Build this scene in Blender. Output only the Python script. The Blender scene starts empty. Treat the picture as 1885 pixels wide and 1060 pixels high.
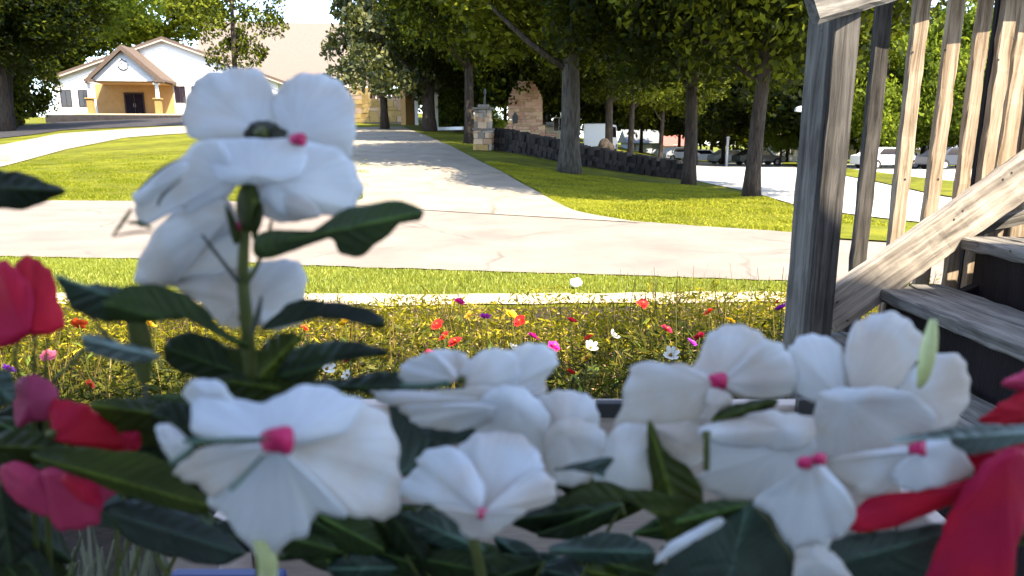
import bpy, math, random
import numpy as np
from mathutils import Vector, Matrix
R = random.Random(7)
NR = np.random.RandomState(7)
PI = math.pi
sc = bpy.context.scene
COL = sc.collection

# ------------------------------------------------------------------ camera, sky, sun, exposure
CAMZ = 1.25
PITCH = math.atan(270 / 1300.0)
cam_d = bpy.data.cameras.new('camera')
cam = bpy.data.objects.new('camera', cam_d); COL.objects.link(cam)
cam.location = (0, 0, CAMZ)
cam.rotation_euler = (PI / 2 - PITCH, 0, 0)
cam_d.sensor_width = 36.0
cam_d.lens = 1300 / 1885.0 * 36.0
cam_d.clip_start = 0.01; cam_d.clip_end = 3000
cam_d.dof.use_dof = True
cam_d.dof.focus_distance = 2.8
cam_d.dof.aperture_fstop = 11.0
sc.camera = cam
SUN_EL, SUN_AZ = math.radians(52), math.radians(42)     # azimuth: clockwise from straight behind the camera towards its right
SV = Vector((math.sin(SUN_AZ) * math.cos(SUN_EL), -math.cos(SUN_AZ) * math.cos(SUN_EL), math.sin(SUN_EL)))
w = bpy.data.worlds.new('World'); sc.world = w; w.use_nodes = True
nt = w.node_tree; nt.nodes.clear()
sky = nt.nodes.new('ShaderNodeTexSky'); sky.sky_type = 'NISHITA'; sky.sun_disc = False
sky.sun_elevation = SUN_EL; sky.dust_density = 0.6; sky.ozone_density = 1.0; sky.air_density = 0.8
sky.sun_rotation = math.atan2(SV.x, SV.y)
bg = nt.nodes.new('ShaderNodeBackground'); bg.inputs[1].default_value = 0.15
wo = nt.nodes.new('ShaderNodeOutputWorld')
hs_ = nt.nodes.new('ShaderNodeHueSaturation'); hs_.inputs['Saturation'].default_value = .86     # hazy summer sky, less deep blue
nt.links.new(sky.outputs[0], hs_.inputs['Color']); nt.links.new(hs_.outputs[0], bg.inputs[0]); nt.links.new(bg.outputs[0], wo.inputs[0])
sd = bpy.data.lights.new('sun', 'SUN'); sd.energy = 3.9; sd.angle = math.radians(0.5); sd.color = (1.0, 0.88, 0.68)
so = bpy.data.objects.new('sun', sd); COL.objects.link(so)
so.rotation_euler = SV.to_track_quat('Z', 'Y').to_euler()
so.location = (5, -5, 30)
sc.view_settings.view_transform = 'Standard'; sc.view_settings.look = 'None'
sc.view_settings.gamma = 1.0; sc.view_settings.use_curve_mapping = False
sc.view_settings.exposure = 2.48
sc.cycles.max_bounces = 8; sc.cycles.transparent_max_bounces = 8

# ------------------------------------------------------------------ projection helpers (pixels of the 1885 x 1060 photograph)
FW = Vector((0, math.cos(PITCH), -math.sin(PITCH)))
UP = Vector((0, math.sin(PITCH), math.cos(PITCH)))
CP = Vector((0, 0, CAMZ))
def ray(px, py): return FW * 1300 + UP * (530 - py) + Vector((1, 0, 0)) * (px - 942.5)
def at(px, py, Y):
    d = ray(px, py); return CP + d * (Y / d.y)
def atd(px, py, dist):
    return CP + ray(px, py) * (dist / 1300.0)
def atz(px, py, z):
    d = ray(px, py); return CP + d * ((z - CAMZ) / d.z)
US = [-2, -1, -.63, -.45, -.12, .0, .12, .25, 2]
SS = [.02, .04, .052, .06, .058, .048, .012, -.018, -.018]
def ramp(y):
    t = np.clip((np.asarray(y, float) - 12.0) / 8.0, 0, None)
    g = np.where(t < 1, 4.0 * t * t, 8.0 * (t - .5))          # smooth start, slope 1 afterwards
    return np.where(g > 95, 95 + (g - 95) * 0.15, g)
def gz(x, y):
    y = np.asarray(y, float); x = np.asarray(x, float)
    u = x / np.maximum(y, 1.0)
    s = (np.interp(u, US, SS) + np.interp(u - .03, US, SS) + np.interp(u + .03, US, SS)) / 3
    return s * ramp(y)
def hit(px, py):
    d = ray(px, py); d = d / d.y
    Y = 1.0
    while Y < 400:
        p = CP + d * Y
        if p.z < float(gz(p.x, p.y)): break
        Y += .1
    return Vector((p.x, p.y, float(gz(p.x, p.y))))

# ------------------------------------------------------------------ object helpers
def tag(o, label=None, cat=None, group=None, kind=None):
    if label: o['label'] = label
    if cat: o['category'] = cat
    if group: o['group'] = group
    if kind: o['kind'] = kind
    return o
def empty(name, loc, rz=0, label=None, cat=None, group=None):
    o = bpy.data.objects.new(name, None); COL.objects.link(o)
    o.location = loc; o.rotation_euler = (0, 0, rz); o.empty_display_size = .2
    return tag(o, label, cat, group)
class MB:
    def __init__(s): s.v = []; s.f = []
    def add(s, vs, fs):
        b = len(s.v); s.v += [tuple(v) for v in vs]; s.f += [tuple(i + b for i in f) for f in fs]; return s
    def box(s, x0, x1, y0, y1, z0, z1, M=None, jit=0):
        vs = [Vector((x, y, z)) for z in (z0, z1) for x, y in ((x0, y0), (x1, y0), (x1, y1), (x0, y1))]
        if jit: vs = [v + Vector((R.uniform(-jit, jit), R.uniform(-jit, jit), R.uniform(-jit, jit))) for v in vs]
        if M is not None: vs = [M @ v for v in vs]
        return s.add(vs, [(3, 2, 1, 0), (4, 5, 6, 7), (0, 1, 5, 4), (1, 2, 6, 5), (2, 3, 7, 6), (3, 0, 4, 7)])
    def tube(s, pts, rad, n=8, cap=True):
        pts = [Vector(p) for p in pts]; k = len(pts)
        if not hasattr(rad, '__len__'): rad = [rad] * k
        vs = []; 
        for i, p in enumerate(pts):
            t = (pts[min(i + 1, k - 1)] - pts[max(i - 1, 0)]).normalized()
            a = t.cross(Vector((.13, .97, .2)) if abs(t.z) > .8 else Vector((0, 0, 1))).normalized(); b = t.cross(a)
            for j in range(n):
                th = 2 * PI * j / n; vs.append(p + (a * math.cos(th) + b * math.sin(th)) * rad[i])
        fs = [(i * n + j, i * n + (j + 1) % n, (i + 1) * n + (j + 1) % n, (i + 1) * n + j) for i in range(k - 1) for j in range(n)]
        if cap: fs += [tuple(range(n - 1, -1, -1)), tuple((k - 1) * n + j for j in range(n))]
        return s.add(vs, fs)
    def prism(s, prof, a, b, axis='y', M=None):
        n = len(prof)
        f3 = {'y': lambda p, t: (p[0], t, p[1]), 'x': lambda p, t: (t, p[0], p[1]), 'z': lambda p, t: (p[0], p[1], t)}[axis]
        vs = [Vector(f3(p, t)) for t in (a, b) for p in prof]
        if M is not None: vs = [M @ v for v in vs]
        return s.add(vs, [tuple(range(n - 1, -1, -1)), tuple(range(n, 2 * n))] + [(i, (i + 1) % n, n + (i + 1) % n, n + i) for i in range(n)])
    def mesh(s, name='mesh'):
        m = bpy.data.meshes.new(name); m.from_pydata(s.v, [], s.f); m.update(); return m
    def build(s, name, mat, parent=None, smooth=False, bevel=0, loc=None):
        return link(name, s.mesh(name), mat, parent, smooth, bevel, loc)
def link(name, me, mat, parent=None, smooth=False, bevel=0, loc=None):
    o = bpy.data.objects.new(name, me); COL.objects.link(o)
    if mat is not None and not me.materials: me.materials.append(mat)
    if parent is not None: o.parent = parent
    if loc is not None: o.location = loc
    if smooth: me.polygons.foreach_set('use_smooth', [True] * len(me.polygons))
    if bevel:
        b = o.modifiers.new('bevel', 'BEVEL'); b.width = bevel; b.segments = 2; b.limit_method = 'ANGLE'
    return o
def np_mesh(name, V, F):
    """V (n,3), F (m,k) faces of one size"""
    me = bpy.data.meshes.new(name)
    n, k = F.shape
    me.vertices.add(len(V)); me.vertices.foreach_set('co', V.astype(np.float32).ravel())
    me.loops.add(n * k); me.loops.foreach_set('vertex_index', F.astype(np.int32).ravel())
    me.polygons.add(n); me.polygons.foreach_set('loop_start', np.arange(0, n * k, k, dtype=np.int32))
    me.polygons.foreach_set('loop_total', np.full(n, k, dtype=np.int32))
    me.update(calc_edges=True); return me

# ------------------------------------------------------------------ materials
def mat(name, col=(.5, .5, .5), rough=.8, spec=.3):
    m = bpy.data.materials.new(name); m.use_nodes = True
    b = m.node_tree.nodes['Principled BSDF']
    b.inputs['Base Color'].default_value = (*col, 1); b.inputs['Roughness'].default_value = rough
    b.inputs['Specular IOR Level'].default_value = spec
    return m
def nmat(name, cols, scale=4, rough=.85, spec=.2, bump=.3, bscale=30, detail=6, stretch=(1, 1, 1), coord='Object', fac='noise', rnd=0.0, bdist=.01):
    """noise between colour stops, with a finer bump"""
    m = mat(name, cols[0], rough, spec); t = m.node_tree; N = t.nodes; L = t.links
    b = N['Principled BSDF']
    tc = N.new('ShaderNodeTexCoord'); mp = N.new('ShaderNodeMapping'); mp.inputs['Scale'].default_value = stretch
    L.new(tc.outputs[coord], mp.inputs[0])
    nz = N.new('ShaderNodeTexNoise'); nz.inputs['Scale'].default_value = scale; nz.inputs['Detail'].default_value = detail; nz.inputs['Roughness'].default_value = .62
    L.new(mp.outputs[0], nz.inputs['Vector'])
    rp = N.new('ShaderNodeValToRGB'); e = rp.color_ramp.elements
    while len(e) < len(cols): e.new(.5)
    for i, c in enumerate(cols):
        e[i].position = .3 + .4 * i / max(1, len(cols) - 1); e[i].color = (*c, 1)
    src = nz.outputs['Fac']
    if rnd:
        g = N.new('ShaderNodeNewGeometry'); oi = N.new('ShaderNodeObjectInfo')
        a = N.new('ShaderNodeMath'); a.operation = 'ADD'; L.new(g.outputs['Random Per Island'], a.inputs[0]); L.new(oi.outputs['Random'], a.inputs[1])
        a2 = N.new('ShaderNodeMath'); a2.operation = 'MULTIPLY_ADD'; L.new(a.outputs[0], a2.inputs[0]); a2.inputs[1].default_value = rnd; a2.inputs[2].default_value = -rnd
        a3 = N.new('ShaderNodeMath'); a3.operation = 'ADD'; L.new(nz.outputs['Fac'], a3.inputs[0]); L.new(a2.outputs[0], a3.inputs[1]); src = a3.outputs[0]
    L.new(src, rp.inputs[0]); L.new(rp.outputs[0], b.inputs['Base Color'])
    if bump:
        n2 = N.new('ShaderNodeTexNoise'); n2.inputs['Scale'].default_value = bscale; n2.inputs['Detail'].default_value = 5
        L.new(mp.outputs[0], n2.inputs['Vector'])
        bp = N.new('ShaderNodeBump'); bp.inputs['Strength'].default_value = bump; bp.inputs['Distance'].default_value = bdist
        L.new(n2.outputs['Fac'], bp.inputs['Height']); L.new(bp.outputs[0], b.inputs['Normal'])
    return m
def leafmat(name, cols, trans, tw=.35, rough=.5, spec=.35, scale=3, rnd=.6, bump=0):
    m = nmat(name, cols, scale=scale, rough=rough, spec=spec, bump=bump, bscale=60, rnd=rnd, bdist=.002)
    t = m.node_tree; N = t.nodes; L = t.links
    b = N['Principled BSDF']; out = N['Material Output']
    tr = N.new('ShaderNodeBsdfTranslucent'); tr.inputs[0].default_value = (*trans, 1)
    mx = N.new('ShaderNodeMixShader'); mx.inputs[0].default_value = tw
    L.new(b.outputs[0], mx.inputs[1]); L.new(tr.outputs[0], mx.inputs[2]); L.new(mx.outputs[0], out.inputs[0])
    return m
M = {}
def petalmat(name, lo, hi, warm, trans, tw=.3):
    m = leafmat(name, [lo, hi], trans, tw=tw, rough=.62, spec=.2, scale=22, rnd=.1, bump=0)
    t = m.node_tree; N = t.nodes; L = t.links; b = N['Principled BSDF']
    src = b.inputs['Base Color'].links[0].from_socket
    tc = N.new('ShaderNodeTexCoord'); nz = N.new('ShaderNodeTexNoise'); nz.inputs['Scale'].default_value = 42; nz.inputs['Detail'].default_value = 5
    L.new(tc.outputs['Object'], nz.inputs['Vector'])
    mr = N.new('ShaderNodeMapRange'); mr.inputs[1].default_value = .46; mr.inputs[2].default_value = .68; mr.inputs[4].default_value = .8
    oi = N.new('ShaderNodeObjectInfo'); oa = N.new('ShaderNodeMath'); oa.operation = 'MULTIPLY_ADD'; L.new(oi.outputs['Random'], oa.inputs[0]); oa.inputs[1].default_value = .3; L.new(nz.outputs['Fac'], oa.inputs[2]); ob = N.new('ShaderNodeMath'); ob.operation = 'SUBTRACT'; L.new(oa.outputs[0], ob.inputs[0]); ob.inputs[1].default_value = .13; L.new(ob.outputs[0], mr.inputs[0])
    mx = N.new('ShaderNodeMixRGB'); L.new(mr.outputs[0], mx.inputs[0]); L.new(src, mx.inputs[1]); mx.inputs[2].default_value = (*warm, 1)
    mp = N.new('ShaderNodeMapping'); mp.inputs['Scale'].default_value = (46, 1.4, 1); L.new(tc.outputs['UV'], mp.inputs[0])
    v = N.new('ShaderNodeTexNoise'); v.inputs['Scale'].default_value = 1; v.inputs['Detail'].default_value = 4; v.inputs['Distortion'].default_value = .4; L.new(mp.outputs[0], v.inputs['Vector'])
    vr = N.new('ShaderNodeMapRange'); vr.inputs[1].default_value = .35; vr.inputs[2].default_value = .65; vr.inputs[3].default_value = .86; vr.inputs[4].default_value = 1.05; L.new(v.outputs['Fac'], vr.inputs[0])
    sc_ = N.new('ShaderNodeVectorMath'); sc_.operation = 'SCALE'; L.new(mx.outputs[0], sc_.inputs[0]); L.new(vr.outputs[0], sc_.inputs['Scale']); L.new(sc_.outputs[0], b.inputs['Base Color'])
    bp = N.new('ShaderNodeBump'); bp.inputs['Strength'].default_value = .16; bp.inputs['Distance'].default_value = .001; L.new(v.outputs['Fac'], bp.inputs['Height']); L.new(bp.outputs[0], b.inputs['Normal'])
    return m
M['petal_white'] = petalmat('petal_white', (.60, .68, .80), (.74, .80, .88), (.56, .50, .46), (.78, .72, .62), .42)  # blue shade light and tan shading of white petals are put into the colour
M['petal_red'] = petalmat('petal_red', (.30, .006, .02), (.58, .012, .045), (.40, .01, .07), (.7, .02, .05))
M['petal_pink'] = petalmat('petal_pink', (.36, .03, .09), (.55, .06, .15), (.3, .05, .13), (.6, .06, .13))
M['eye'] = nmat('flower_eye', [(.28, .006, .05), (.5, .02, .12)], scale=200, rough=.5, bump=.3, bscale=600, bdist=.001)
M['leaf_dark'] = leafmat('leaf_dark', [(.0035, .008, .002), (.008, .017, .0035), (.015, .028, .005)], (.05, .09, .004), tw=.1, rough=.5, spec=.22, scale=25, rnd=.4, bump=.4)
M['leaf_teal'] = leafmat('leaf_teal', [(.008, .02, .014), (.018, .036, .026)], (.03, .06, .02), tw=.08, rough=.4, spec=.4, scale=25, rnd=.3, bump=.4)
M['leaf_olive'] = leafmat('leaf_olive', [(.014, .022, .002), (.03, .042, .004)], (.09, .13, .004), tw=.22, rough=.5, spec=.2, scale=25, rnd=.3, bump=.4)
M['leaf_gray'] = leafmat('leaf_gray', [(.045, .07, .065), (.08, .115, .11)], (.2, .3, .2), tw=.1, rough=.3, spec=.6, scale=25, rnd=.3, bump=.4)
def veins(m, k=1.9):
    t = m.node_tree; N = t.nodes; L = t.links; b = N['Principled BSDF']
    src = b.inputs['Base Color'].links[0].from_socket
    tc = N.new('ShaderNodeTexCoord'); sp = N.new('ShaderNodeSeparateXYZ'); L.new(tc.outputs['UV'], sp.inputs[0])
    a = N.new('ShaderNodeMath'); a.operation = 'MULTIPLY_ADD'; L.new(sp.outputs[0], a.inputs[0]); a.inputs[1].default_value = -1.1; L.new(sp.outputs[1], a.inputs[2])
    w_ = N.new('ShaderNodeMath'); w_.operation = 'MULTIPLY'; L.new(a.outputs[0], w_.inputs[0]); w_.inputs[1].default_value = 17
    sn = N.new('ShaderNodeMath'); sn.operation = 'SINE'; L.new(w_.outputs[0], sn.inputs[0])
    m1 = N.new('ShaderNodeMapRange'); m1.inputs[1].default_value = .8; m1.inputs[2].default_value = 1; m1.inputs[3].default_value = 1; m1.inputs[4].default_value = k; L.new(sn.outputs[0], m1.inputs[0])
    m2 = N.new('ShaderNodeMapRange'); m2.inputs[1].default_value = .02; m2.inputs[2].default_value = .07; m2.inputs[3].default_value = k * 1.8; m2.inputs[4].default_value = 1; L.new(sp.outputs[0], m2.inputs[0])
    mm = N.new('ShaderNodeMath'); mm.operation = 'MAXIMUM'; L.new(m1.outputs[0], mm.inputs[0]); L.new(m2.outputs[0], mm.inputs[1])
    nz = N.new('ShaderNodeTexNoise'); nz.inputs['Scale'].default_value = 28; L.new(tc.outputs['Object'], nz.inputs['Vector'])
    mr = N.new('ShaderNodeMapRange'); mr.inputs[1].default_value = .35; mr.inputs[2].default_value = .7; mr.inputs[3].default_value = .65; mr.inputs[4].default_value = 1.7; L.new(nz.outputs['Fac'], mr.inputs[0])
    pr_ = N.new('ShaderNodeMath'); pr_.operation = 'MULTIPLY'; L.new(mm.outputs[0], pr_.inputs[0]); L.new(mr.outputs[0], pr_.inputs[1])
    sc_ = N.new('ShaderNodeVectorMath'); sc_.operation = 'SCALE'; L.new(src, sc_.inputs[0]); L.new(pr_.outputs[0], sc_.inputs['Scale']); L.new(sc_.outputs[0], b.inputs['Base Color'])
for k_ in ('leaf_dark', 'leaf_teal', 'leaf_olive', 'leaf_gray'): veins(M[k_])
M['stem'] = nmat('stem_green', [(.04, .05, .01), (.075, .088, .022)], scale=60, rough=.5, bump=.2, bscale=200, bdist=.001)
M['stem_dark'] = nmat('stem_dark', [(.03, .03, .03), (.06, .07, .05)], scale=60, rough=.6, bump=0)
M['bud'] = nmat('bud_green', [(.38, .42, .16), (.5, .55, .3)], scale=60, rough=.5, bump=0)

def wood(name, cols, sc_=1.0, axis=2):
    m = mat(name, cols[1], .88, .15); t = m.node_tree; N = t.nodes; L = t.links; b = N['Principled BSDF']
    tc = N.new('ShaderNodeTexCoord'); mp = N.new('ShaderNodeMapping')
    s = [38, 38, 38]; s[axis] = 2.2; mp.inputs['Scale'].default_value = s
    oi = N.new('ShaderNodeObjectInfo'); cb = N.new('ShaderNodeCombineXYZ')
    for i in range(3):
        k = N.new('ShaderNodeMath'); k.operation = 'MULTIPLY'; k.inputs[1].default_value = 17 + i * 5; L.new(oi.outputs['Random'], k.inputs[0]); L.new(k.outputs[0], cb.inputs[i])
    L.new(cb.outputs[0], mp.inputs['Location']); L.new(tc.outputs['Generated' if False else 'Object'], mp.inputs[0])
    n1 = N.new('ShaderNodeTexNoise'); n1.inputs['Scale'].default_value = 1.0; n1.inputs['Detail'].default_value = 8; n1.inputs['Roughness'].default_value = .7; n1.inputs['Distortion'].default_value = .6
    L.new(mp.outputs[0], n1.inputs['Vector'])
    n0 = N.new('ShaderNodeTexNoise'); n0.inputs['Scale'].default_value = 5; L.new(tc.outputs['Object'], n0.inputs['Vector'])
    ad = N.new('ShaderNodeMath'); ad.operation = 'MULTIPLY_ADD'; L.new(n0.outputs['Fac'], ad.inputs[0]); ad.inputs[1].default_value = .35; ad.inputs[2].default_value = -.17
    a2 = N.new('ShaderNodeMath'); a2.operation = 'ADD'; L.new(n1.outputs['Fac'], a2.inputs[0]); L.new(ad.outputs[0], a2.inputs[1])
    rp = N.new('ShaderNodeValToRGB'); e = rp.color_ramp.elements
    while len(e) < len(cols): e.new(.5)
    for i, c in enumerate(cols): e[i].position = .34 + .3 * i / (len(cols) - 1); e[i].color = (*c, 1)
    L.new(a2.outputs[0], rp.inputs[0]); L.new(rp.outputs[0], b.inputs['Base Color'])
    bp = N.new('ShaderNodeBump'); bp.inputs['Strength'].default_value = .9; bp.inputs['Distance'].default_value = .006
    L.new(n1.outputs['Fac'], bp.inputs['Height']); L.new(bp.outputs[0], b.inputs['Normal'])
    return m
GW = [(.055, .05, .046), (.115, .106, .097), (.19, .178, .162)]
WW = [(.12, .08, .05), (.27, .205, .145), (.40, .33, .25)]
M['wood_grey_z'] = wood('weathered_grey_wood_upright', GW, axis=2)
M['wood_grey_x'] = wood('weathered_grey_wood_lengthwise', GW, axis=0)
M['wood_grey_y'] = wood('weathered_grey_wood_across', GW, axis=1)
M['wood_shaded_z'] = wood('shaded_grey_wood_upright', [(.016, .014, .013), (.05, .045, .041), (.095, .087, .08)], axis=2)  # grey wood with its shade put into the colour
M['wood_warm_z'] = wood('weathered_tan_wood_upright', WW, axis=2)
M['wood_rail'] = wood('pale_weathered_rail_wood', [(.10, .085, .072), (.23, .20, .17), (.38, .335, .28)], axis=2)
M['wood_warm_x'] = wood('weathered_tan_wood_lengthwise', WW, axis=0)
M['wood_dark'] = nmat('dark_stained_wood', [(.004, .0025, .003), (.012, .008, .009)], scale=4, stretch=(6, 6, 1), bump=.4)
M['bark'] = nmat('bark', [(.012, .009, .007), (.035, .026, .02), (.06, .047, .036)], scale=3, stretch=(4, 4, .8), bump=1, bscale=8, bdist=.06)
M['bark_grey'] = nmat('bark_grey', [(.02, .018, .015), (.06, .055, .047), (.10, .09, .078)], scale=3, stretch=(4, 4, .8), bump=1, bscale=8, bdist=.06)
M['leaf_tree'] = leafmat('leaf_tree', [(.003, .007, .0015), (.010, .018, .002), (.10, .115, .008)], (.14, .17, .005), tw=.2, spec=.08, rough=.6, scale=.6, rnd=.75)  # brightest stop paints sunlit highlights onto some leaves
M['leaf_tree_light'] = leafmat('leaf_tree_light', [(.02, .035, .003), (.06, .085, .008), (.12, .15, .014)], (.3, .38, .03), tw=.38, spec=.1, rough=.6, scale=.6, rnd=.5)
M['leaf_pine'] = leafmat('leaf_pine', [(.02, .028, .008), (.07, .078, .02), (.14, .135, .04)], (.18, .2, .03), tw=.2, rough=.55, scale=.8, rnd=.5)
M['lawn_soil'] = mat('soil', (.05, .035, .025))
def grassmat():
    m = nmat('mown_lawn', [(.06, .07, .005), (.105, .112, .008), (.165, .16, .014)], scale=1.3, rough=.9, spec=.1, bump=.9, bscale=40, detail=10, bdist=.05)
    t = m.node_tree; N = t.nodes; L = t.links; b = N['Principled BSDF']
    src = b.inputs['Base Color'].links[0].from_socket
    tc = N.new('ShaderNodeTexCoord'); mp = N.new('ShaderNodeMapping'); mp.inputs['Rotation'].default_value = (0, 0, math.radians(38)); L.new(tc.outputs['Object'], mp.inputs[0])
    wv = N.new('ShaderNodeTexWave'); wv.inputs['Scale'].default_value = .055; wv.inputs['Distortion'].default_value = 5; wv.inputs['Detail'].default_value = 2; L.new(mp.outputs[0], wv.inputs['Vector'])
    rp = N.new('ShaderNodeMapRange'); rp.inputs[1].default_value = .3; rp.inputs[2].default_value = .7; rp.inputs[3].default_value = .84; rp.inputs[4].default_value = 1.12; L.new(wv.outputs['Fac'], rp.inputs[0])
    mx = N.new('ShaderNodeVectorMath'); mx.operation = 'SCALE'; L.new(src, mx.inputs[0]); L.new(rp.outputs[0], mx.inputs['Scale']); L.new(mx.outputs[0], b.inputs['Base Color'])
    return m
M['lawn'] = grassmat()
def pavemat(name, cols, crack=(.09, .075, .065), cs=.5):
    m = nmat(name, cols, scale=.9, rough=.92, spec=.15, bump=.5, bscale=90, detail=9, bdist=.01)
    t = m.node_tree; N = t.nodes; L = t.links; b = N['Principled BSDF']
    src = b.inputs['Base Color'].links[0].from_socket
    tc = N.new('ShaderNodeTexCoord'); nz = N.new('ShaderNodeTexNoise'); nz.inputs['Scale'].default_value = 1.1; nz.inputs['Detail'].default_value = 4; L.new(tc.outputs['Object'], nz.inputs['Vector'])
    ad = N.new('ShaderNodeMixRGB'); ad.inputs[0].default_value = .35; L.new(tc.outputs['Object'], ad.inputs[1]); L.new(nz.outputs['Color'], ad.inputs[2])
    vo = N.new('ShaderNodeTexVoronoi'); vo.feature = 'DISTANCE_TO_EDGE'; vo.inputs['Scale'].default_value = cs; L.new(ad.outputs[0], vo.inputs['Vector'])
    lt = N.new('ShaderNodeMapRange'); lt.inputs[1].default_value = .0; lt.inputs[2].default_value = .012; lt.inputs[3].default_value = .75; lt.inputs[4].default_value = 0; L.new(vo.outputs['Distance'], lt.inputs[0])
    n3 = N.new('ShaderNodeTexNoise'); n3.inputs['Scale'].default_value = .5; L.new(tc.outputs['Object'], n3.inputs['Vector'])
    k = N.new('ShaderNodeMath'); k.operation = 'MULTIPLY'; L.new(lt.outputs[0], k.inputs[0])
    m3 = N.new('ShaderNodeMapRange'); m3.inputs[1].default_value = .45; m3.inputs[2].default_value = .6; L.new(n3.outputs['Fac'], m3.inputs[0]); L.new(m3.outputs[0], k.inputs[1])
    mx = N.new('ShaderNodeMixRGB'); L.new(k.outputs[0], mx.inputs[0]); L.new(src, mx.inputs[1]); mx.inputs[2].default_value = (*crack, 1)
    L.new(mx.outputs[0], b.inputs['Base Color']); return m
M['road'] = pavemat('road_worn', [(.15, .125, .108), (.18, .152, .132), (.21, .18, .155)])
M['drive'] = pavemat('drive_concrete', [(.18, .158, .124), (.22, .195, .155), (.26, .232, .184)], cs=.3)
M['far_road'] = pavemat('far_road', [(.3, .295, .28), (.38, .375, .355)], cs=.2)
M['asphalt'] = nmat('dark_asphalt', [(.02, .018, .02), (.035, .032, .034)], scale=2, bump=.4)
M['kerb'] = nmat('kerb_strip', [(.36, .29, .2), (.5, .42, .3)], scale=5, bump=.5)
M['stucco'] = nmat('white_stucco', [(.68, .67, .65), (.76, .75, .73)], scale=3, bump=.2)
M['tan_wall'] = nmat('tan_wall', [(.32, .19, .075), (.38, .235, .10)], scale=2, bump=.2)
M['shingle_pale'] = nmat('pale_shingles', [(.12, .098, .084), (.145, .12, .103)], scale=3, bump=.4, bscale=20, stretch=(1, 1, 4))
M['shingle_brown'] = nmat('brown_shingles', [(.07, .05, .04), (.11, .082, .066)], scale=6, bump=.5, bscale=20)
M['trim'] = mat('painted_trim', (.4, .33, .28), .6)
M['glass_dark'] = mat('dark_glass', (.015, .012, .02), .08, .6)
M['frame_dark'] = mat('dark_frame', (.03, .018, .02), .5)
M['white_paint'] = nmat('white_paint', [(.72, .72, .72), (.8, .8, .8)], scale=5, rough=.5, bump=.1)
M['stone_a'] = nmat('tan_stone', [(.30, .19, .12), (.46, .33, .22)], scale=5, bump=.8, bscale=14, rnd=.5, bdist=.02)
M['stone_b'] = nmat('red_stone', [(.30, .17, .12), (.44, .28, .21)], scale=5, bump=.8, bscale=14, rnd=.5, bdist=.02)
M['stone_c'] = nmat('grey_stone', [(.15, .13, .11), (.28, .25, .21)], scale=5, bump=.8, bscale=14, rnd=.5, bdist=.02)
M['stone_y'] = nmat('yellow_stone', [(.26, .17, .06), (.36, .25, .10)], scale=3, bump=.6, bscale=10, rnd=.5, bdist=.02)
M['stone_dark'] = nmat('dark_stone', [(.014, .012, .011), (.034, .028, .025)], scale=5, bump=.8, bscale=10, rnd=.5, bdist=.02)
M['mortar'] = nmat('mortar', [(.12, .10, .08), (.2, .17, .13)], scale=8, bump=.4)
M['grey_roof'] = nmat('grey_roof', [(.12, .13, .14), (.18, .19, .2)], scale=4, bump=.3)
M['red_roof'] = nmat('red_roof', [(.25, .08, .07), (.33, .12, .10)], scale=4, bump=.3)
M['siding_blue'] = nmat('pale_blue_siding', [(.36, .4, .48), (.42, .46, .54)], scale=3, bump=.2)
M['siding_cream'] = nmat('cream_siding', [(.5, .45, .36), (.58, .53, .43)], scale=3, bump=.2)
M['metal_dark'] = mat('dark_metal', (.02, .02, .022), .45, .5)
M['metal_grey'] = mat('grey_metal', (.3, .3, .32), .4, .5)
M['tyre'] = mat('tyre', (.015, .015, .016), .8)
M['box_beige'] = nmat('beige_painted_board', [(.40, .33, .30), (.47, .40, .36)], scale=6, stretch=(1, 12, 12), rough=.6, bump=.2)
M['soil'] = nmat('potting_soil', [(.012, .009, .007), (.035, .025, .018)], scale=40, bump=1, bscale=90, bdist=.01)
M['blue'] = mat('blue_plastic', (.008, .02, .10), .4, .5)

# ------------------------------------------------------------------ ground
ys = np.unique(np.concatenate([np.linspace(-25, 0, 8), np.arange(0, 26, .5), np.arange(26, 130, 1.6), np.linspace(130, 900, 24)]))
xs_ = np.sinh(np.linspace(-5.2, 5.2, 190)); xs_ = xs_ / xs_.max() * 900
X, Y_ = np.meshgrid(xs_, ys); Z = gz(X, Y_)
V = np.stack([X, Y_, Z], -1).reshape(-1, 3); nx, ny = len(xs_), len(ys)
ii = (np.arange(ny - 1)[:, None] * nx + np.arange(nx - 1)[None]).ravel()
F = np.stack([ii, ii + 1, ii + nx + 1, ii + nx], 1)
o = link('ground', np_mesh('ground', V, F), M['lawn'], smooth=True); o['kind'] = 'structure'

def ribbon(name, A, B, mt, off=.02, nu=60, nv=14, kerb=None, jag=0):
    """surface draped between two polylines of ground points"""
    def resamp(P):
        P = np.array([[p[0], p[1]] for p in P], float); d = np.r_[0, np.cumsum(np.hypot(*np.diff(P, axis=0).T))]
        t = np.linspace(0, d[-1], nu); return np.stack([np.interp(t, d, P[:, 0]), np.interp(t, d, P[:, 1])], 1)
    a, b = resamp(A), resamp(B)
    def sm(P):
        for _ in range(3):
            Q = P.copy(); Q[1:-1] = (P[:-2] + 2 * P[1:-1] + P[2:]) / 4; P = Q
        return P
    a, b = sm(a), sm(b)
    if jag:
        a[:, 1] += NR.uniform(-jag, jag, nu); b[:, 1] += NR.uniform(-jag, jag, nu)
    s = np.linspace(0, 1, nv)[:, None, None]
    P = a[None] * (1 - s) + b[None] * s
    z = gz(P[..., 0], P[..., 1]) + off
    V = np.concatenate([P, z[..., None]], -1).reshape(-1, 3)
    ii = (np.arange(nv - 1)[:, None] * nu + np.arange(nu - 1)[None]).ravel()
    F = np.stack([ii, ii + 1, ii + nu + 1, ii + nu], 1)
    o = link(name, np_mesh(name, V, F), mt, smooth=True); o['kind'] = 'structure'; return o
def H(*pp): return [hit(px, py) for px, py in pp]
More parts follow.
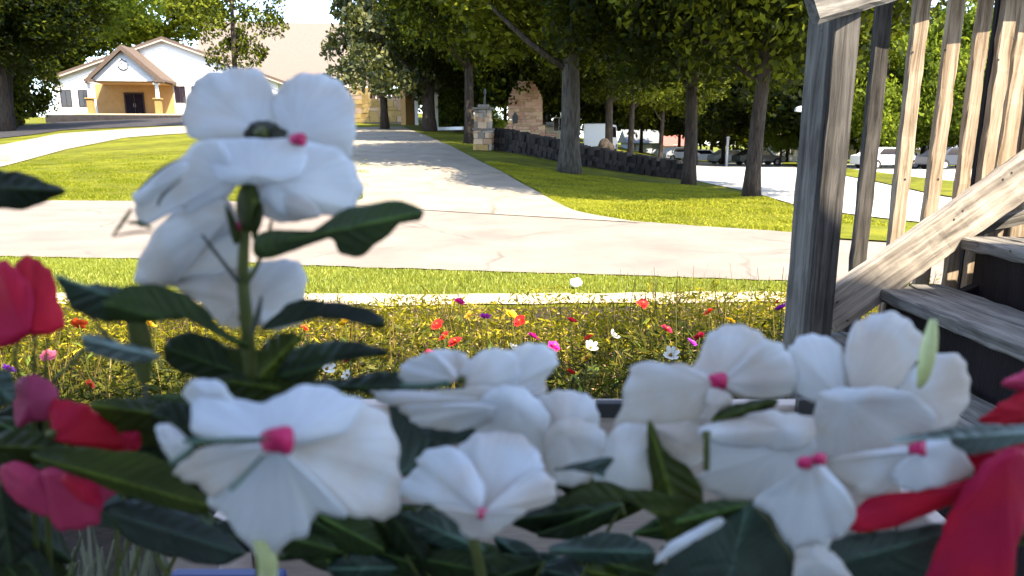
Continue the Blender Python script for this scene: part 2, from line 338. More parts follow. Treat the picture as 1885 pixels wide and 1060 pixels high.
near = H((-300, 468), (0, 473), (300, 480), (660, 494), (1000, 505), (1450, 519), (1760, 530), (2300, 545))
far = H((-300, 366), (0, 369), (300, 371), (660, 373), (880, 385), (1090, 402), (1250, 416), (1460, 430), (1765, 452), (2300, 470))
ribbon('road', near, far, M['road'], .012, 140, 20, jag=.03)
dl = H((560, 374), (672, 372), (664, 352), (652, 318), (640, 285), (625, 262), (618, 246), (610, 236))
dr = H((1180, 412), (1060, 392), (985, 352), (925, 318), (880, 296), (835, 272), (790, 252), (740, 233))
ribbon('driveway', dl, dr, M['drive'], .024, 120, 24)
ribbon('upper_path', H((-300, 352), (0, 309), (120, 276), (230, 254), (340, 246), (470, 244), (640, 244)),
       H((-300, 300), (0, 268), (110, 246), (230, 238), (340, 232), (470, 230), (640, 230)), M['drive'], .03, 80, 10)
ribbon('church_forecourt', H((-60, 262), (60, 249), (118, 240), (230, 235), (345, 231), (450, 229)),
       H((-60, 236), (60, 231), (118, 224), (230, 214.5), (345, 212), (450, 211)), M['asphalt'], .05, 60, 10)
ribbon('forecourt_kerb', H((110, 222), (230, 214.3), (345, 211.8), (420, 211)), H((110, 219), (230, 211), (345, 209), (420, 208)), M['white_paint'], .16, 40, 4)
ribbon('far_road', H((1130, 300), (1280, 333), (1380, 354), (1480, 384), (1560, 396), (1700, 412), (1885, 425), (2300, 455)),
       H((1130, 297), (1280, 297), (1380, 299), (1480, 301), (1560, 303), (1700, 305), (1885, 307), (2300, 312)), M['far_road'], .02, 100, 30)
ribbon('grass_verge', H((1500, 443), (1620, 448), (1800, 462), (2300, 490)), H((1500, 412), (1620, 420), (1800, 436), (2300, 470)), M['lawn'], .035, 40, 6)
ribbon('far_verge', H((1440, 303), (1600, 333), (1760, 372), (1900, 384)), H((1440, 296), (1600, 316), (1760, 338), (1900, 346)), M['lawn'], .05, 40, 6)
ribbon('kerb_strip', H((-400, 560), (0, 563), (700, 566), (1300, 560), (1800, 556), (2300, 556)), H((-400, 541), (0, 543), (700, 545), (1300, 543), (1800, 540), (2300, 540)), M['kerb'], .014, 60, 5, jag=.04)
ribbon('bed_soil', [(-5, 1.2), (-1, 1.2), (4, 1.2)], H((-400, 565), (0, 568), (700, 571), (1300, 565), (1800, 561), (2300, 561)), M['soil'], .01, 50, 6)

# ------------------------------------------------------------------ trees
def leaf_cloud(name, n, rad, hgt, size, seed, clumps=70, shape='round', mt=None, gap=.5):
    """crown centred on its own base point (z from 0 to hgt)"""
    rs = np.random.RandomState(seed)
    th = rs.uniform(0, 2 * PI, clumps); 
    if shape == 'cone':
        h = rs.uniform(0, 1, clumps) ** 1.15; r = rad * (1 - h) * np.sqrt(rs.uniform(.25, 1, clumps)); cz = h * hgt
        cr = np.full(clumps, rad * .2) * (1.15 - h)
    else:
        u = rs.uniform(-1, 1, clumps); rr = rs.uniform(.45, 1, clumps) ** .6
        r = rad * np.sqrt(1 - u * u) * rr * .9; cz = hgt * (.5 + .46 * u * rr)
        cr = rad * rs.uniform(.16, .34, clumps)
    C = np.stack([r * np.cos(th), r * np.sin(th), cz], 1)
    k = rs.randint(0, clumps, n)
    d = rs.normal(size=(n, 3)); d /= np.linalg.norm(d, axis=1)[:, None]
    P = C[k] + d * (cr[k] * rs.uniform(gap, 1, n) ** .7)[:, None] * np.array([1, 1, .7])
    P[:, 2] -= np.hypot(P[:, 0], P[:, 1]) * .12 * rs.uniform(0, 1, n)
    a = rs.normal(size=(n, 3)); a /= np.linalg.norm(a, axis=1)[:, None]
    b = np.cross(a, rs.normal(size=(n, 3))); b /= np.linalg.norm(b, axis=1)[:, None]
    s = size * rs.uniform(.6, 1.4, n)[:, None]
    V = np.stack([P - a * s, P + b * s * .55, P + a * s, P - b * s * .55], 1).reshape(-1, 3)
    return np_mesh(name, V, np.arange(4 * n).reshape(-1, 4))
def trunk_mb(r, h, lean=0, seed=0, limbs=6, spread=2.5, fork=None):
    rr = random.Random(seed); mb = MB(); n = 9
    pts = []; rad = []
    for i in range(n):
        t = i / (n - 1)
        pts.append(Vector((lean * t * t + rr.uniform(-.05, .05) * r * 3 * t, rr.uniform(-.05, .05) * r * 2, -.3 + (h + .3) * t)))
        rad.append(r * (1.35 if i == 0 else 1.0 - .55 * t))
    mb.tube(pts, rad, 10)
    for k in range(limbs):
        t = .42 + .5 * k / max(1, limbs - 1); p = pts[int(t * (n - 1))]; a = rr.uniform(0, 2 * PI)
        L = spread * rr.uniform(.6, 1.1)
        q = [p + Vector((math.cos(a) * L * s, math.sin(a) * L * s, L * .55 * s + .3 * L * s * s)) for s in (0, .35, .7, 1)]
        mb.tube(q, [r * .38, r * .28, r * .17, r * .06], 6)
    return mb
CR = {'a': leaf_cloud('crown', 60000, 5, 8, .105, 1, 150), 'b': leaf_cloud('crown', 60000, 5, 8, .105, 2, 150),
      'far': leaf_cloud('crown', 16000, 5, 9, .19, 3, 90), 'cone': leaf_cloud('crown', 16000, 4, 12, .16, 4, 130, 'cone'),
      'sparse': leaf_cloud('crown', 7500, 4, 10, .14, 5, 55), 'light': leaf_cloud('crown', 20000, 5, 8, .14, 6, 80)}
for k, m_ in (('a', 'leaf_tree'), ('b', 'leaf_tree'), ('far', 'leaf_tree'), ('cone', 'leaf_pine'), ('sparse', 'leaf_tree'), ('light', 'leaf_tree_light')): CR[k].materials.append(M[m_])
CRR = {'a': (5, 8), 'b': (5, 8), 'far': (5, 9), 'cone': (4, 12), 'sparse': (4, 10), 'light': (5, 8)}
CACHE = {}
def tree(base, tr, kind, crad, cz0, ch, label, group=None, name='tree', mt='bark', lean=0, seed=0, cat='tree', off=(0, 0), key=None):
    t = empty(name, base, R.uniform(0, 6.28) if lean == 0 else 0, label, cat, group)
    if key and key in CACHE: me = CACHE[key]
    else:
        me = trunk_mb(tr, cz0 + ch * .6, lean, seed, 7, crad * .6).mesh('trunk')
        if key: CACHE[key] = me
    link('trunk', me, M[mt], t, smooth=True)
    c = link('crown', CR[kind], None, t, loc=(lean * .6 + off[0], off[1], cz0)); r0, h0 = CRR[kind]
    c.scale = (crad / r0, crad / r0, ch / h0); c.rotation_euler = (0, 0, R.uniform(0, 6.28)); return t
GT = 'trees along the lawn'
tree(hit(1048, 318), .36, 'a', 7.2, 3.9, 9, 'tall tree with a thick pale grey trunk standing before the low dark wall', GT, mt='bark_grey', seed=3, lean=.1, off=(.6, 1.0))
tree(hit(1268, 342), .21, 'b', 5.2, 3.0, 8, 'slim tree whose trunk ends the low dark wall beside the far road', GT, seed=5, lean=-.3, off=(.5, -.5))
tree(hit(1383, 362), .19, 'a', 4.3, 2.9, 7.5, 'tree with a leaning forked trunk at the lawn tip nearest the wooden post', GT, mt='bark', seed=8, lean=.45, off=(.3, -.3))
tree(hit(790, 241), .5, 'b', 4.8, 3.6, 10, 'tree with a very dark thick trunk at the top of the driveway', GT, seed=9, lean=.15, off=(1.8, 0))
tree(hit(864, 264), .27, 'a', 5.4, 4.3, 10, 'dark trunked tree just behind the stone gate pillar', GT, seed=11, lean=.2, off=(.6, 0))
tree(hit(1120, 292), .25, 'b', 5.5, 3.6, 9, 'tree behind the dark wall with a round boulder at its foot', GT, seed=12, lean=-.2, off=(0, 1))
tree(hit(1160, 296), .2, 'a', 5.0, 3.8, 8, 'thin dark trunk tree standing before the grey roofed garage', GT, seed=13, lean=.1, off=(0, 1))
tree(hit(1215, 300), .18, 'b', 5.0, 3.4, 8, 'thin tree between the garage and the red roofed cottage', GT, seed=14, lean=.3, off=(0, 1))
tree(hit(1330, 303), .2, 'a', 5.5, 4.2, 8, 'tree across the far road beside the tall white pole', GT, seed=15, lean=-.2, off=(0, 1))
# left side
def place(px, py, Y):
    p = at(px, py, Y); return Vector((p.x, p.y, float(gz(p.x, p.y))))
tree(place(12, 230, 56), .5, 'b', 8.4, 5.0, 11, 'big leafy tree overhanging the left end of the church', seed=16, lean=.3, off=(-.3, 0))
tree(place(20, 230, 62), .35, 'light', 6.6, 7.6, 10, 'yellow green tree whose leaves hang above the church portico', seed=17, lean=3.5, off=(5.2, 0))
tree(place(440, 230, 56), .26, 'sparse', 4.0, 3.7, 11, 'sparse tree with open branches in front of the big pale roof', seed=18, lean=.15)
for i, (px, Y, cz) in enumerate([(160, 118, 9), (300, 122, 10), (60, 112, 5)]):
    tree(place(px, 230, Y), .4, 'far', 11.0, cz, 14, ['tall green tree rising behind the white church gable', 'tall green tree rising between the church and the pale roof', 'tall green tree rising behind the left end of the church'][i], 'trees behind the church', seed=90 + i, key='bc')
for i, (px, Y) in enumerate([(-60, 66), (-10, 64), (36, 70)]):
    tree(place(px, 230, Y), .3, 'far', 4.0, .3, 9, ['dark bushy tree at the far edge of the forecourt', 'dark bushy tree beside the white church wall, low branched', 'tall dark tree directly against the church corner'][i], 'dark trees beside the church', seed=20 + i, key='lt')
tree(place(708, 230, 52), .3, 'cone', 4.6, 2.8, 15, 'sunlit evergreen with drooping branches beside the pale roof', name='evergreen_tree', seed=24, lean=.05, cat='evergreen')
tree(place(700, 225, 70), .25, 'cone', 3.2, 3.4, 14, 'slim evergreen behind the yellow stone wall', name='evergreen_tree', seed=25, lean=.05, cat='evergreen')
# background rows
BGL = ['dark tree behind the stone gate pillar, leaves low over the ground', 'dark tree just left behind the stone chimney', 'dark tree directly behind the stone chimney', 'dark tree behind the stone table, right of the chimney',
       'dark tree behind the thick pale grey trunk', 'dark tree over the white van', 'dark tree over the pale blue garage', 'dark tree over the red roofed cottage', 'dark tree behind the white car right of the slim trunk', 'dark tree behind the dark parked car',
       'dark tree over the white house roof', 'low dark tree between pillar and chimney, farther back', 'farther dark tree behind the cream shed', 'farthest low tree behind the white van', 'farthest low tree behind the cottage', 'farthest low tree behind the tall white pole', 'farthest low tree behind the white house',
       'low dark tree behind the green bush between two dark trunks', 'middle row dark tree just before the garage', 'middle row dark tree above the slim trunk', 'middle row dark tree above the forked trunk'] + ['faint far tree in the lowest row under the dark crowns'] * 4
for i, (px, Y, cz) in enumerate([(850, 62, 1.2), (905, 55, 2.2), (960, 48, 2.5), (1000, 60, 3.0), (1060, 58, 3.8), (1100, 80, 3.6), (1180, 85, 3.4), (1250, 88, 3.2), (1310, 84, 3.4), (1390, 82, 3.2), (1450, 90, 3.0), (930, 75, 1.0), (1010, 80, 3), (1130, 122, 1.5), (1230, 124, 1.5), (1350, 124, 1.5), (1470, 126, 1.5),
                                 (820, 75, 1.0), (1160, 62, 3.8), (1280, 60, 3.6), (1400, 58, 3.6), (1050, 130, 1), (1180, 132, 1), (1290, 135, 1), (1410, 135, 1)]):
    s = Y / 60.0
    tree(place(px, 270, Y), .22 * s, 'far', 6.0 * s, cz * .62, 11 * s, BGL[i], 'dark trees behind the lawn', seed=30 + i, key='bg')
BAL = ['darker tree right behind the wooden corner post', 'bright green tree between the first dark baluster and the second', 'darker tree behind the second and third balusters', 'bright green tree seen right of the third baluster', 'darker tree behind the closely set balusters', 'bright green tree at the picture edge behind the last baluster',
       'distant dark tree low beside the corner post', 'distant dark tree above the cream house', 'distant dark tree above the far white house', 'distant dark tree farthest along behind the close balusters', 'bright green tree showing just before the corner post', 'darker tree beyond the picture edge']
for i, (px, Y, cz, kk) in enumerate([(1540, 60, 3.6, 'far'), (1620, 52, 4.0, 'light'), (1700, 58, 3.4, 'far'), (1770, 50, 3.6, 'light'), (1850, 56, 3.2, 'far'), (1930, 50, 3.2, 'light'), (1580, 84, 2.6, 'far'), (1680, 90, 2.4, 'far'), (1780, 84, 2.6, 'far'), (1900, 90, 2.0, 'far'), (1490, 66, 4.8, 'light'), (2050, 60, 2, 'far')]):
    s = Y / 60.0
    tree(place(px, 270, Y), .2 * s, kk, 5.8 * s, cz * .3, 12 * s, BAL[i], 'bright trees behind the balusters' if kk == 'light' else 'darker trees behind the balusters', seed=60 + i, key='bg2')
tree(place(1437, 285, 60), .12, 'light', 2.0, 1.1, 3.6, 'small bright yellow green tree beside the white house', name='young_tree', seed=80, lean=.05)
def bush(p, r, h, label, kind='light', cat='bush'):
    t = empty('bush', p, R.uniform(0, 6), label, cat)
    mb = MB()
    for k in range(5):
        a = k * 1.26; mb.tube([(0, 0, -.1), (math.cos(a) * r * .3, math.sin(a) * r * .3, h * .4), (math.cos(a) * r * .6, math.sin(a) * r * .6, h * .75)], [.03, .02, .01], 5)
    mb.build('stem', M['bark'], t, smooth=True)
    c = link('foliage', CR[kind], None, t); c.scale = (r / 5, r / 5, h / 8)
    return t
bush(hit(706, 226), .95, .75, 'clipped round bush against the yellow stone wall')
bush(hit(826, 238) , 1.3, 2.2, 'leafy green bush between the two dark trunks')
bush(place(838, 235, 52), 1.4, 2.8, 'taller bush behind the stone gate pillar', 'far')
bush(hit(905, 262), .8, 1.9, 'bright green bush between the pillar and the stone chimney')
bush(place(1515, 300, 88), 2.5, 2, 'low round bush beside the cream house', 'far')

# ------------------------------------------------------------------ church
th = math.radians(7)
cb = place(238, 212, 80); cb.z = CAMZ + (260 - 212) / 1300 * 80
ch = empty('church', cb, th, 'white church with a gabled portico, tan entrance and big pale roof', 'church')
def part(mb, name, m_, parent, **k): return mb.build(name, M[m_], parent, **k)
D = .0
# front wing: gable wall  x from -7.0 to 15.4, eave 3.9, peak 8.9 at x=4.2
cx, hw, ev, pk = 3.0, 12.3, 3.9, 8.3
mb = MB(); mb.prism([(cx - hw, -1.5), (cx + hw, -1.5), (cx + hw, ev), (cx, pk), (cx - hw, ev)], 4.0, 4.3)
mb.box(cx - hw, cx - hw + .3, 4.3, 16, -1.5, ev); mb.box(cx + hw - .3, cx + hw, 4.3, 16, -1.5, ev)
part(mb, 'front_wall', 'stucco', ch)
def roof_slab(x0, z0, x1, z1, ya, yb, t=.28):
    return [(x0, z0), (x1, z1), (x1, z1 + t), (x0, z0 + t)]
sl = (pk - ev) / hw
mb = MB()
mb.prism([(cx, pk + .02), (cx - hw - .8, ev - .8 * sl + .02), (cx - hw - .8, ev - .8 * sl + .34), (cx, pk + .36)], 3.5, 17)
mb.prism([(cx, pk + .02), (cx, pk + .36), (cx + hw + .8, ev - .8 * sl + .34), (cx + hw + .8, ev - .8 * sl + .02)], 3.5, 17)
rf = part(mb, 'front_roof', 'shingle_brown', ch)
mb = MB()
for s in (-1, 1):
    mb.prism([(cx, pk - .12), (cx + s * (hw + .8), ev - .8 * sl - .12), (cx + s * (hw + .8), ev - .8 * sl + .02), (cx, pk + .02)], 3.42, 3.49)
part(mb, 'fascia', 'trim', rf)
# windows of the front wall
for x in (-8.1, -6.2, 4.3, 6.2, 9.8, 12.0):
    zc = 1.85 if x < 0 else 2.35
    f = MB(); w_, h_ = .52, .86
    f.box(x - w_ - .08, x + w_ + .08, 3.94, 4.02, zc + h_, zc + h_ + .08); f.box(x - w_ - .08, x + w_ + .08, 3.94, 4.02, zc - h_ - .08, zc - h_)
    f.box(x - w_ - .08, x - w_, 3.94, 4.02, zc - h_, zc + h_); f.box(x + w_, x + w_ + .08, 3.94, 4.02, zc - h_, zc + h_); f.box(x - .025, x + .025, 3.95, 3.99, zc - h_, zc + h_)
    fo = part(f, 'window', 'frame_dark', ch)
    g = MB(); g.box(x - w_, x + w_, 3.97, 3.985, zc - h_, zc + h_); part(g, 'pane', 'glass_dark', fo)
# portico
pr, pe, pp = 3.6, 3.75, 6.95; pcx = .1; ps = (pp - pe) / pr
mb = MB()
for s in (-1, 1):
    mb.prism([(pcx, pp), (pcx + s * (pr + .35), pe - .35 * ps), (pcx + s * (pr + .35), pe - .35 * ps + .22), (pcx, pp + .25)], -.7, 4.2)
prf = part(mb, 'portico_roof', 'shingle_brown', ch)
mb = MB()
for s in (-1, 1):
    mb.prism([(pcx, pp - .34), (pcx + s * (pr + .3), pe - .3 * ps - .34), (pcx + s * (pr + .3), pe - .3 * ps + .1), (pcx, pp + .1)], -.82, -.71)
    mb.box(pcx + s * pr - .45, pcx + s * pr + .45, -.9, -.2, pe - .42, pe - .14)
part(mb, 'rake_board', 'shingle_brown', prf)
mb = MB(); mb.prism([(pcx - pr + .3, pe - .28), (pcx + pr - .3, pe - .28), (pcx + pr - .3, pe - .02), (pcx, pp - .3), (pcx - pr + .3, pe - .02)], -.3, -.05)
part(mb, 'gable_panel', 'white_paint', ch)
mb = MB()                                                     # round emblem: open ring with a small pointed cap
arc = [(pcx - .05 + .5 * math.cos(a), -.36, 5.05 + .42 * math.sin(a)) for a in np.linspace(PI * .98, PI * 2.12, 14)]
mb.tube(arc, .055, 6); mb.tube([(pcx - .4, -.36, 5.45), (pcx - .1, -.36, 5.78), (pcx + .02, -.36, 5.6), (pcx + .35, -.36, 5.5)], .045, 6); mb.tube([(pcx - .35, -.36, 5.3), (pcx - .05, -.36, 5.4)], .03, 5)
part(mb, 'emblem', 'glass_dark', ch)
mb = MB(); mb.box(-4.8, 3.6, 3.8, 3.97, -.02, 3.45); mb.box(pcx - pr + .2, pcx + pr - .2, -.04, 3.79, 3.30, 3.44); part(mb, 'entrance_wall', 'tan_wall', ch)
dr_ = MB(); dr_.box(-1.8, .4, 3.70, 3.79, 2.36, 2.5); dr_.box(-1.8, -1.66, 3.7, 3.79, 0, 2.36); dr_.box(.26, .4, 3.7, 3.79, 0, 2.36); dr_.box(-.73, -.67, 3.7, 3.79, 0, 2.36)
do = part(dr_, 'door', 'frame_dark', ch)
for x0, x1 in ((-1.66, -.73), (-.67, .26)):
    g = MB(); g.box(x0, x1, 3.74, 3.76, 0, 2.36); part(g, 'pane', 'glass_dark', do)
g = MB(); g.tube([(-.8, 3.66, .9), (-.8, 3.66, 1.3)], .02, 6); g.tube([(-.6, 3.66, .9), (-.6, 3.66, 1.3)], .02, 6); part(g, 'handle', 'metal_grey', do)
mb = MB(); mb.box(-5.2, 7.6, -1.0, 3.79, -.16, 0.0); pf_ = part(mb, 'porch_floor', 'kerb', ch)
mb = MB(); mb.box(-8.0, 8.2, -1.4, 3.79, -1.2, -.162); part(mb, 'porch_base', 'asphalt', pf_)
for x in (-3.75, 3.25):
    mb = MB(); mb.box(x - .3, x + .3, -.55, .05, 0, 1.55); mb.box(x - .42, x + .42, -.67, .17, 1.55, 1.68)
    st = part(mb, 'column_pier', 'stone_y', ch, bevel=.02)
    mb = MB(); mb.tube([(x, -.25, 1.68), (x, -.25, 3.3)], [.21, .17], 14); mb.box(x - .27, x + .27, -.52, .02, 3.14, 3.28); part(mb, 'column', 'white_paint', st, smooth=False)
# main hall behind: one wide pale roof plane towards the camera
mb = MB(); mb.box(5, 25.3, 12, 34, -2, 4.3); part(mb, 'hall_wall', 'stucco', ch)
def quadslab(a, b, c, d, t):
    a, b, c, d = map(Vector, (a, b, c, d)); n = (b - a).cross(d - a).normalized() * t
    m_ = MB(); m_.add([a, b, c, d, a - n, b - n, c - n, d - n], [(0, 1, 2, 3), (7, 6, 5, 4), (0, 4, 5, 1), (1, 5, 6, 2), (2, 6, 7, 3), (3, 7, 4, 0)]); return m_
hr = part(quadslab((3, 11.2, 4.1), (26.3, 11.2, 4.1), (26.3, 21, 13.05), (3, 21, 13.05), .3), 'hall_roof', 'shingle_pale', ch)
part(quadslab((26.3, 31, 4.1), (3, 31, 4.1), (3, 21.003, 13.05), (26.3, 21.003, 13.05), .3), 'hall_roof_rear', 'shingle_pale', ch)
mb = MB(); mb.prism([(12, 4.3), (30, 4.3), (21, 12.6)], 5.0, 5.3, 'x'); mb.prism([(12, 4.3), (30, 4.3), (21, 12.6)], 25, 25.3, 'x'); part(mb, 'gable_end', 'stucco', ch)
mb = MB(); mb.box(2.9, 26.4, 11.05, 11.17, 3.75, 4.1); part(mb, 'gutter', 'trim', hr)

# ------------------------------------------------------------------ stonework
def stone_course(par, x0, x1, y0, y1, z0, z1, sw, sh, mats, taper=None, name='stone', cap=300):
    """courses of separate stones round a core box; local frame of par"""
    k = 0; z = z0
    while z < z1 - .02:
        h = sh * R.uniform(.75, 1.3); h = min(h, z1 - z)
        t = taper((z + h / 2 - z0) / (z1 - z0)) if taper else 1
        cxx = (x0 + x1) / 2; a, b = cxx + (x0 - cxx) * t, cxx + (x1 - cxx) * t
        x = a + R.uniform(-.05, .02)
        while x < b - .04:
            ww = min(sw * R.uniform(.5, 1.5), b - x + .02)
            if b - (x + ww) < sw * .3: ww = b - x
            mb = MB(); p = R.uniform(0, .05)
            mb.box(x + .008, x + ww - .008, y0 - .03 - p, y1 + .03, z + .008, z + h - .008, jit=min(.02, sh * .12))
            if k < cap: mb.build(name, M[R.choice(mats)], par)
            k += 1; x += ww
        z += h
# big stone chimney (outdoor fireplace)
p = hit(966, 262); p.y += 1.0; p.x += .03; p.z = float(gz(p.x, p.y))
kk = p.y / 1300
c = empty('stone_chimney', p, math.radians(-6), 'tall tapering outdoor chimney of stacked reddish tan stones with a small dark niche', 'chimney')
HC = (262 - 156) * kk; W0 = 36 * kk
mb = MB(); mb.box(-W0 * .62, W0 * .62, .1, .75, -.3, HC * .8); mb.box(-W0 * .4, W0 * .4, .15, .7, HC * .8, HC * .95); mb.build('core', M['mortar'], c)
stone_course(c, -W0, W0, .06, .8, 0, HC * .28, 13 * kk, 6.5 * kk, ['stone_a', 'stone_b', 'stone_a'])
stone_course(c, -W0 * .84, W0 * .84, .1, .75, HC * .28, HC, 14 * kk, 5.5 * kk, ['stone_a', 'stone_b', 'stone_b'], lambda t: 1 if t < .55 else max(.3, 1 - (t - .55) ** 1.6 * 2.3))
mb = MB(); mb.prism([(-W0 * .62, HC * .3), (-W0 * .38, HC * .3), (-W0 * .36, HC * .42), (-W0 * .5, HC * .5), (-W0 * .64, HC * .42)], -.0, .08); mb.build('niche', M['metal_dark'], c)
# gate pillar
p = hit(888, 277); kk = p.y / 1300
c = empty('gate_pillar', p, math.radians(-12), 'squat stone gate pillar with a grey cap and sunlit base at the driveway edge', 'pillar')
mb = MB(); mb.box(-13 * kk, 13 * kk, .05, .45, -.3, 74 * kk); mb.build('core', M['mortar'], c)
stone_course(c, -17 * kk, 17 * kk, .03, .5, 0, 36 * kk, 12 * kk, 9 * kk, ['stone_a', 'stone_c', 'stone_y'])
stone_course(c, -14 * kk, 14 * kk, .05, .48, 39 * kk, 72 * kk, 11 * kk, 9 * kk, ['stone_c', 'stone_c', 'stone_a'])
mb = MB(); mb.box(-18 * kk, 18 * kk, -.06, .6, 36 * kk, 39 * kk); mb.build('ledge', M['stone_c'], c, bevel=.01)
mb = MB(); mb.box(-17 * kk, 17 * kk, -.06, .6, 72 * kk, 76 * kk); mb.box(-9 * kk, 9 * kk, .08, .45, 76 * kk, 81 * kk); mb.build('cap', M['stone_c'], c, bevel=.02)
mb = MB(); mb.tube([(2 * kk, .25, 81 * kk), (3 * kk, .25, 100 * kk)], [.05, .03], 8); mb.tube([(3 * kk, .25, 100 * kk), (3 * kk, .25, 108 * kk)], [2.5 * kk, 1.5 * kk], 8); mb.build('lamp', M['metal_dark'], c)
# low dark wall
A, B = hit(905, 276), hit(1262, 331)
wl = empty('low_stone_wall', A, math.atan2(B.y - A.y, B.x - A.x), 'long low dark stone wall in the shade behind the lawn', 'wall')
L_ = (B - A).xy.length; nseg = 46; mbs = []
for i in range(nseg):
    t0, t1 = i / nseg, (i + 1) / nseg; q = A.lerp(B, (t0 + t1) / 2); zz = float(gz(q.x, q.y)) - A.z
    hh = 1.02 - .35 * t0
    for r_ in range(4):
        sh_ = R.uniform(-.2, .2) if r_ % 2 else 0
        mb = MB(); mb.box(max(0, t0 * L_ + sh_) + .01, t1 * L_ + sh_ - .01, R.uniform(-.05, 0), .42 + R.uniform(0, .04), zz - .15 + hh * r_ / 4 + .01, zz - .15 + hh * (r_ + 1) / 4 - .008 + (.15 if r_ == 3 else 0), jit=.012)
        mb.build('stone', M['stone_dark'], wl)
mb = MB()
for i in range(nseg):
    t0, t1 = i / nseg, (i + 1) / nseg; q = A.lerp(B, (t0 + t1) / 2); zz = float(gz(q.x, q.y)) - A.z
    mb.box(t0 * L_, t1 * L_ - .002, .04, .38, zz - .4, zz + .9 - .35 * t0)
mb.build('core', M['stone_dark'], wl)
# boulder and bench near the wall
def blob(name, p, r, sz, mt, label, cat, seed, group=None):
    import bmesh
    bm = bmesh.new(); bmesh.ops.create_icosphere(bm, subdivisions=3, radius=1)
    rr = random.Random(seed); ph = [Vector((rr.uniform(-1, 1), rr.uniform(-1, 1), rr.uniform(-1, 1))).normalized() for _ in range(14)]
    for v in bm.verts:
        n = v.co.normalized(); k = 1 + sum(.055 * math.sin(5 * n.dot(a) + i) for i, a in enumerate(ph)) * .6
        v.co = Vector((n.x * r * k * sz[0], n.y * r * k * sz[1], n.z * r * k * sz[2]))
    me = bpy.data.meshes.new(name); bm.to_mesh(me); bm.free()
    o = link(name, me, M[mt], smooth=True, loc=p); return tag(o, label, cat, group)
q = hit(1113, 300); blob('boulder', q + Vector((0, -.1, .7)), .4, (1, .9, 1.15), 'bark', 'rounded dark boulder standing against the low wall', 'boulder', 3)
q = hit(1060, 533); blob('white_rock', q + Vector((0, 0, .05)), .055, (1.0, .9, .8), 'white_paint', 'small white rock lying in the grass strip', 'rock', 5)
# planter table by the chimney
q = hit(1008, 268)
t = empty('stone_table', q, 0, 'small brown flat topped stone table right of the chimney', 'table')
mb = MB(); mb.box(-.55, .55, -.3, .3, .62, .74); mb.build('top', M['stone_b'], t, bevel=.02)
for s in (-1, 1): mb = MB(); mb.box(s * .3 - .09, s * .3 + .09, -.2, .2, -.3, .619); mb.build('leg', M['stone_b'], t)
# yellow stone wall right of the church
A, B = hit(632, 226), hit(752, 229.5)
w2 = empty('yellow_stone_wall', A, math.atan2(B.y - A.y, B.x - A.x), 'sunlit yellow stone wall stepping down beside the evergreen', 'wall')
L_ = (B - A).xy.length; kk = A.y / 1300
za = -.4; st_ = L_ * .42
mb = MB(); mb.box(0, st_, .06, .5, za, 57 * kk); mb.box(st_, L_, .06, .5, za, 38 * kk); mb.build('core', M['mortar'], w2)
stone_course(w2, 0, st_, .05, .55, 0, 58 * kk, 19 * kk, 8 * kk, ['stone_y', 'stone_y', 'stone_y', 'stone_a'])
stone_course(w2, st_, L_, .05, .55, 0, 40 * kk, 19 * kk, 8 * kk, ['stone_y', 'stone_y', 'stone_a'])
mb = MB(); mb.box(L_ * .99, L_ * 1.06, -.9, .6, za, 52 * kk); mb.build('end_panel', M['tan_wall'], w2)
POT = ['first', 'second', 'third', 'fourth', 'fifth', 'sixth', 'seventh', 'eighth', 'ninth and last']
for i in range(9):
    x = st_ + (L_ - st_) * (.08 + .1 * i); q = w2.matrix_world @ Vector((0, 0, 0))
    ca, sa = math.cos(w2.rotation_euler.z), math.sin(w2.rotation_euler.z)
    loc = A + Vector((ca * x - sa * .3, sa * x + ca * .3, 40 * kk))
    t = empty('potted_flower', loc, 0, POT[i] + ' orange flower pot counted from the step of the yellow stone wall', 'flower pot', 'flower pots on the yellow wall')
    mb = MB(); mb.tube([(0, 0, 0), (0, 0, .3)], [.12, .17], 10); mb.build('pot', M['stone_b'], t)
    c = link('foliage', CR['light'], None, t, loc=(0, 0, .22)); c.scale = (.06, .06, .07)
# white posts by the driveway top
for px, py, hpx, lab in ((767, 230, 68, 'white square post with a lantern head beside the yellow stone wall'), (804, 240, 82, 'thin white post to the right of the dark thick trunk')):
    q = hit(px, py); kk = q.y / 1300; t = empty('lantern_post', q, .2, lab, 'post', 'white posts at the driveway top')
    mb = MB(); mb.box(-3 * kk, 3 * kk, -.08, .08, -.2, hpx * .72 * kk); mb.box(-5 * kk, 5 * kk, -.12, .12, hpx * .72 * kk, hpx * .76 * kk); mb.build('post', M['white_paint'], t, bevel=.01)
    mb = MB(); mb.tube([(0, 0, hpx * .76 * kk), (0, 0, hpx * .94 * kk)], [3 * kk, 5 * kk], 6); mb.tube([(0, 0, hpx * .94 * kk), (0, 0, hpx * kk)], [6 * kk, 1 * kk], 6); mb.build('lantern', M['metal_grey'], t)
# low white rail between trunks
q0, q1 = hit(805, 240), hit(852, 245)
t = empty('white_rail', q0, math.atan2(q1.y - q0.y, q1.x - q0.x), 'low white kerb rail under the green bush between the dark trunks', 'rail')
mb = MB(); mb.box(0, (q1 - q0).xy.length, -.08, .08, .0, .22); mb.build('rail', M['white_paint'], t, bevel=.02)

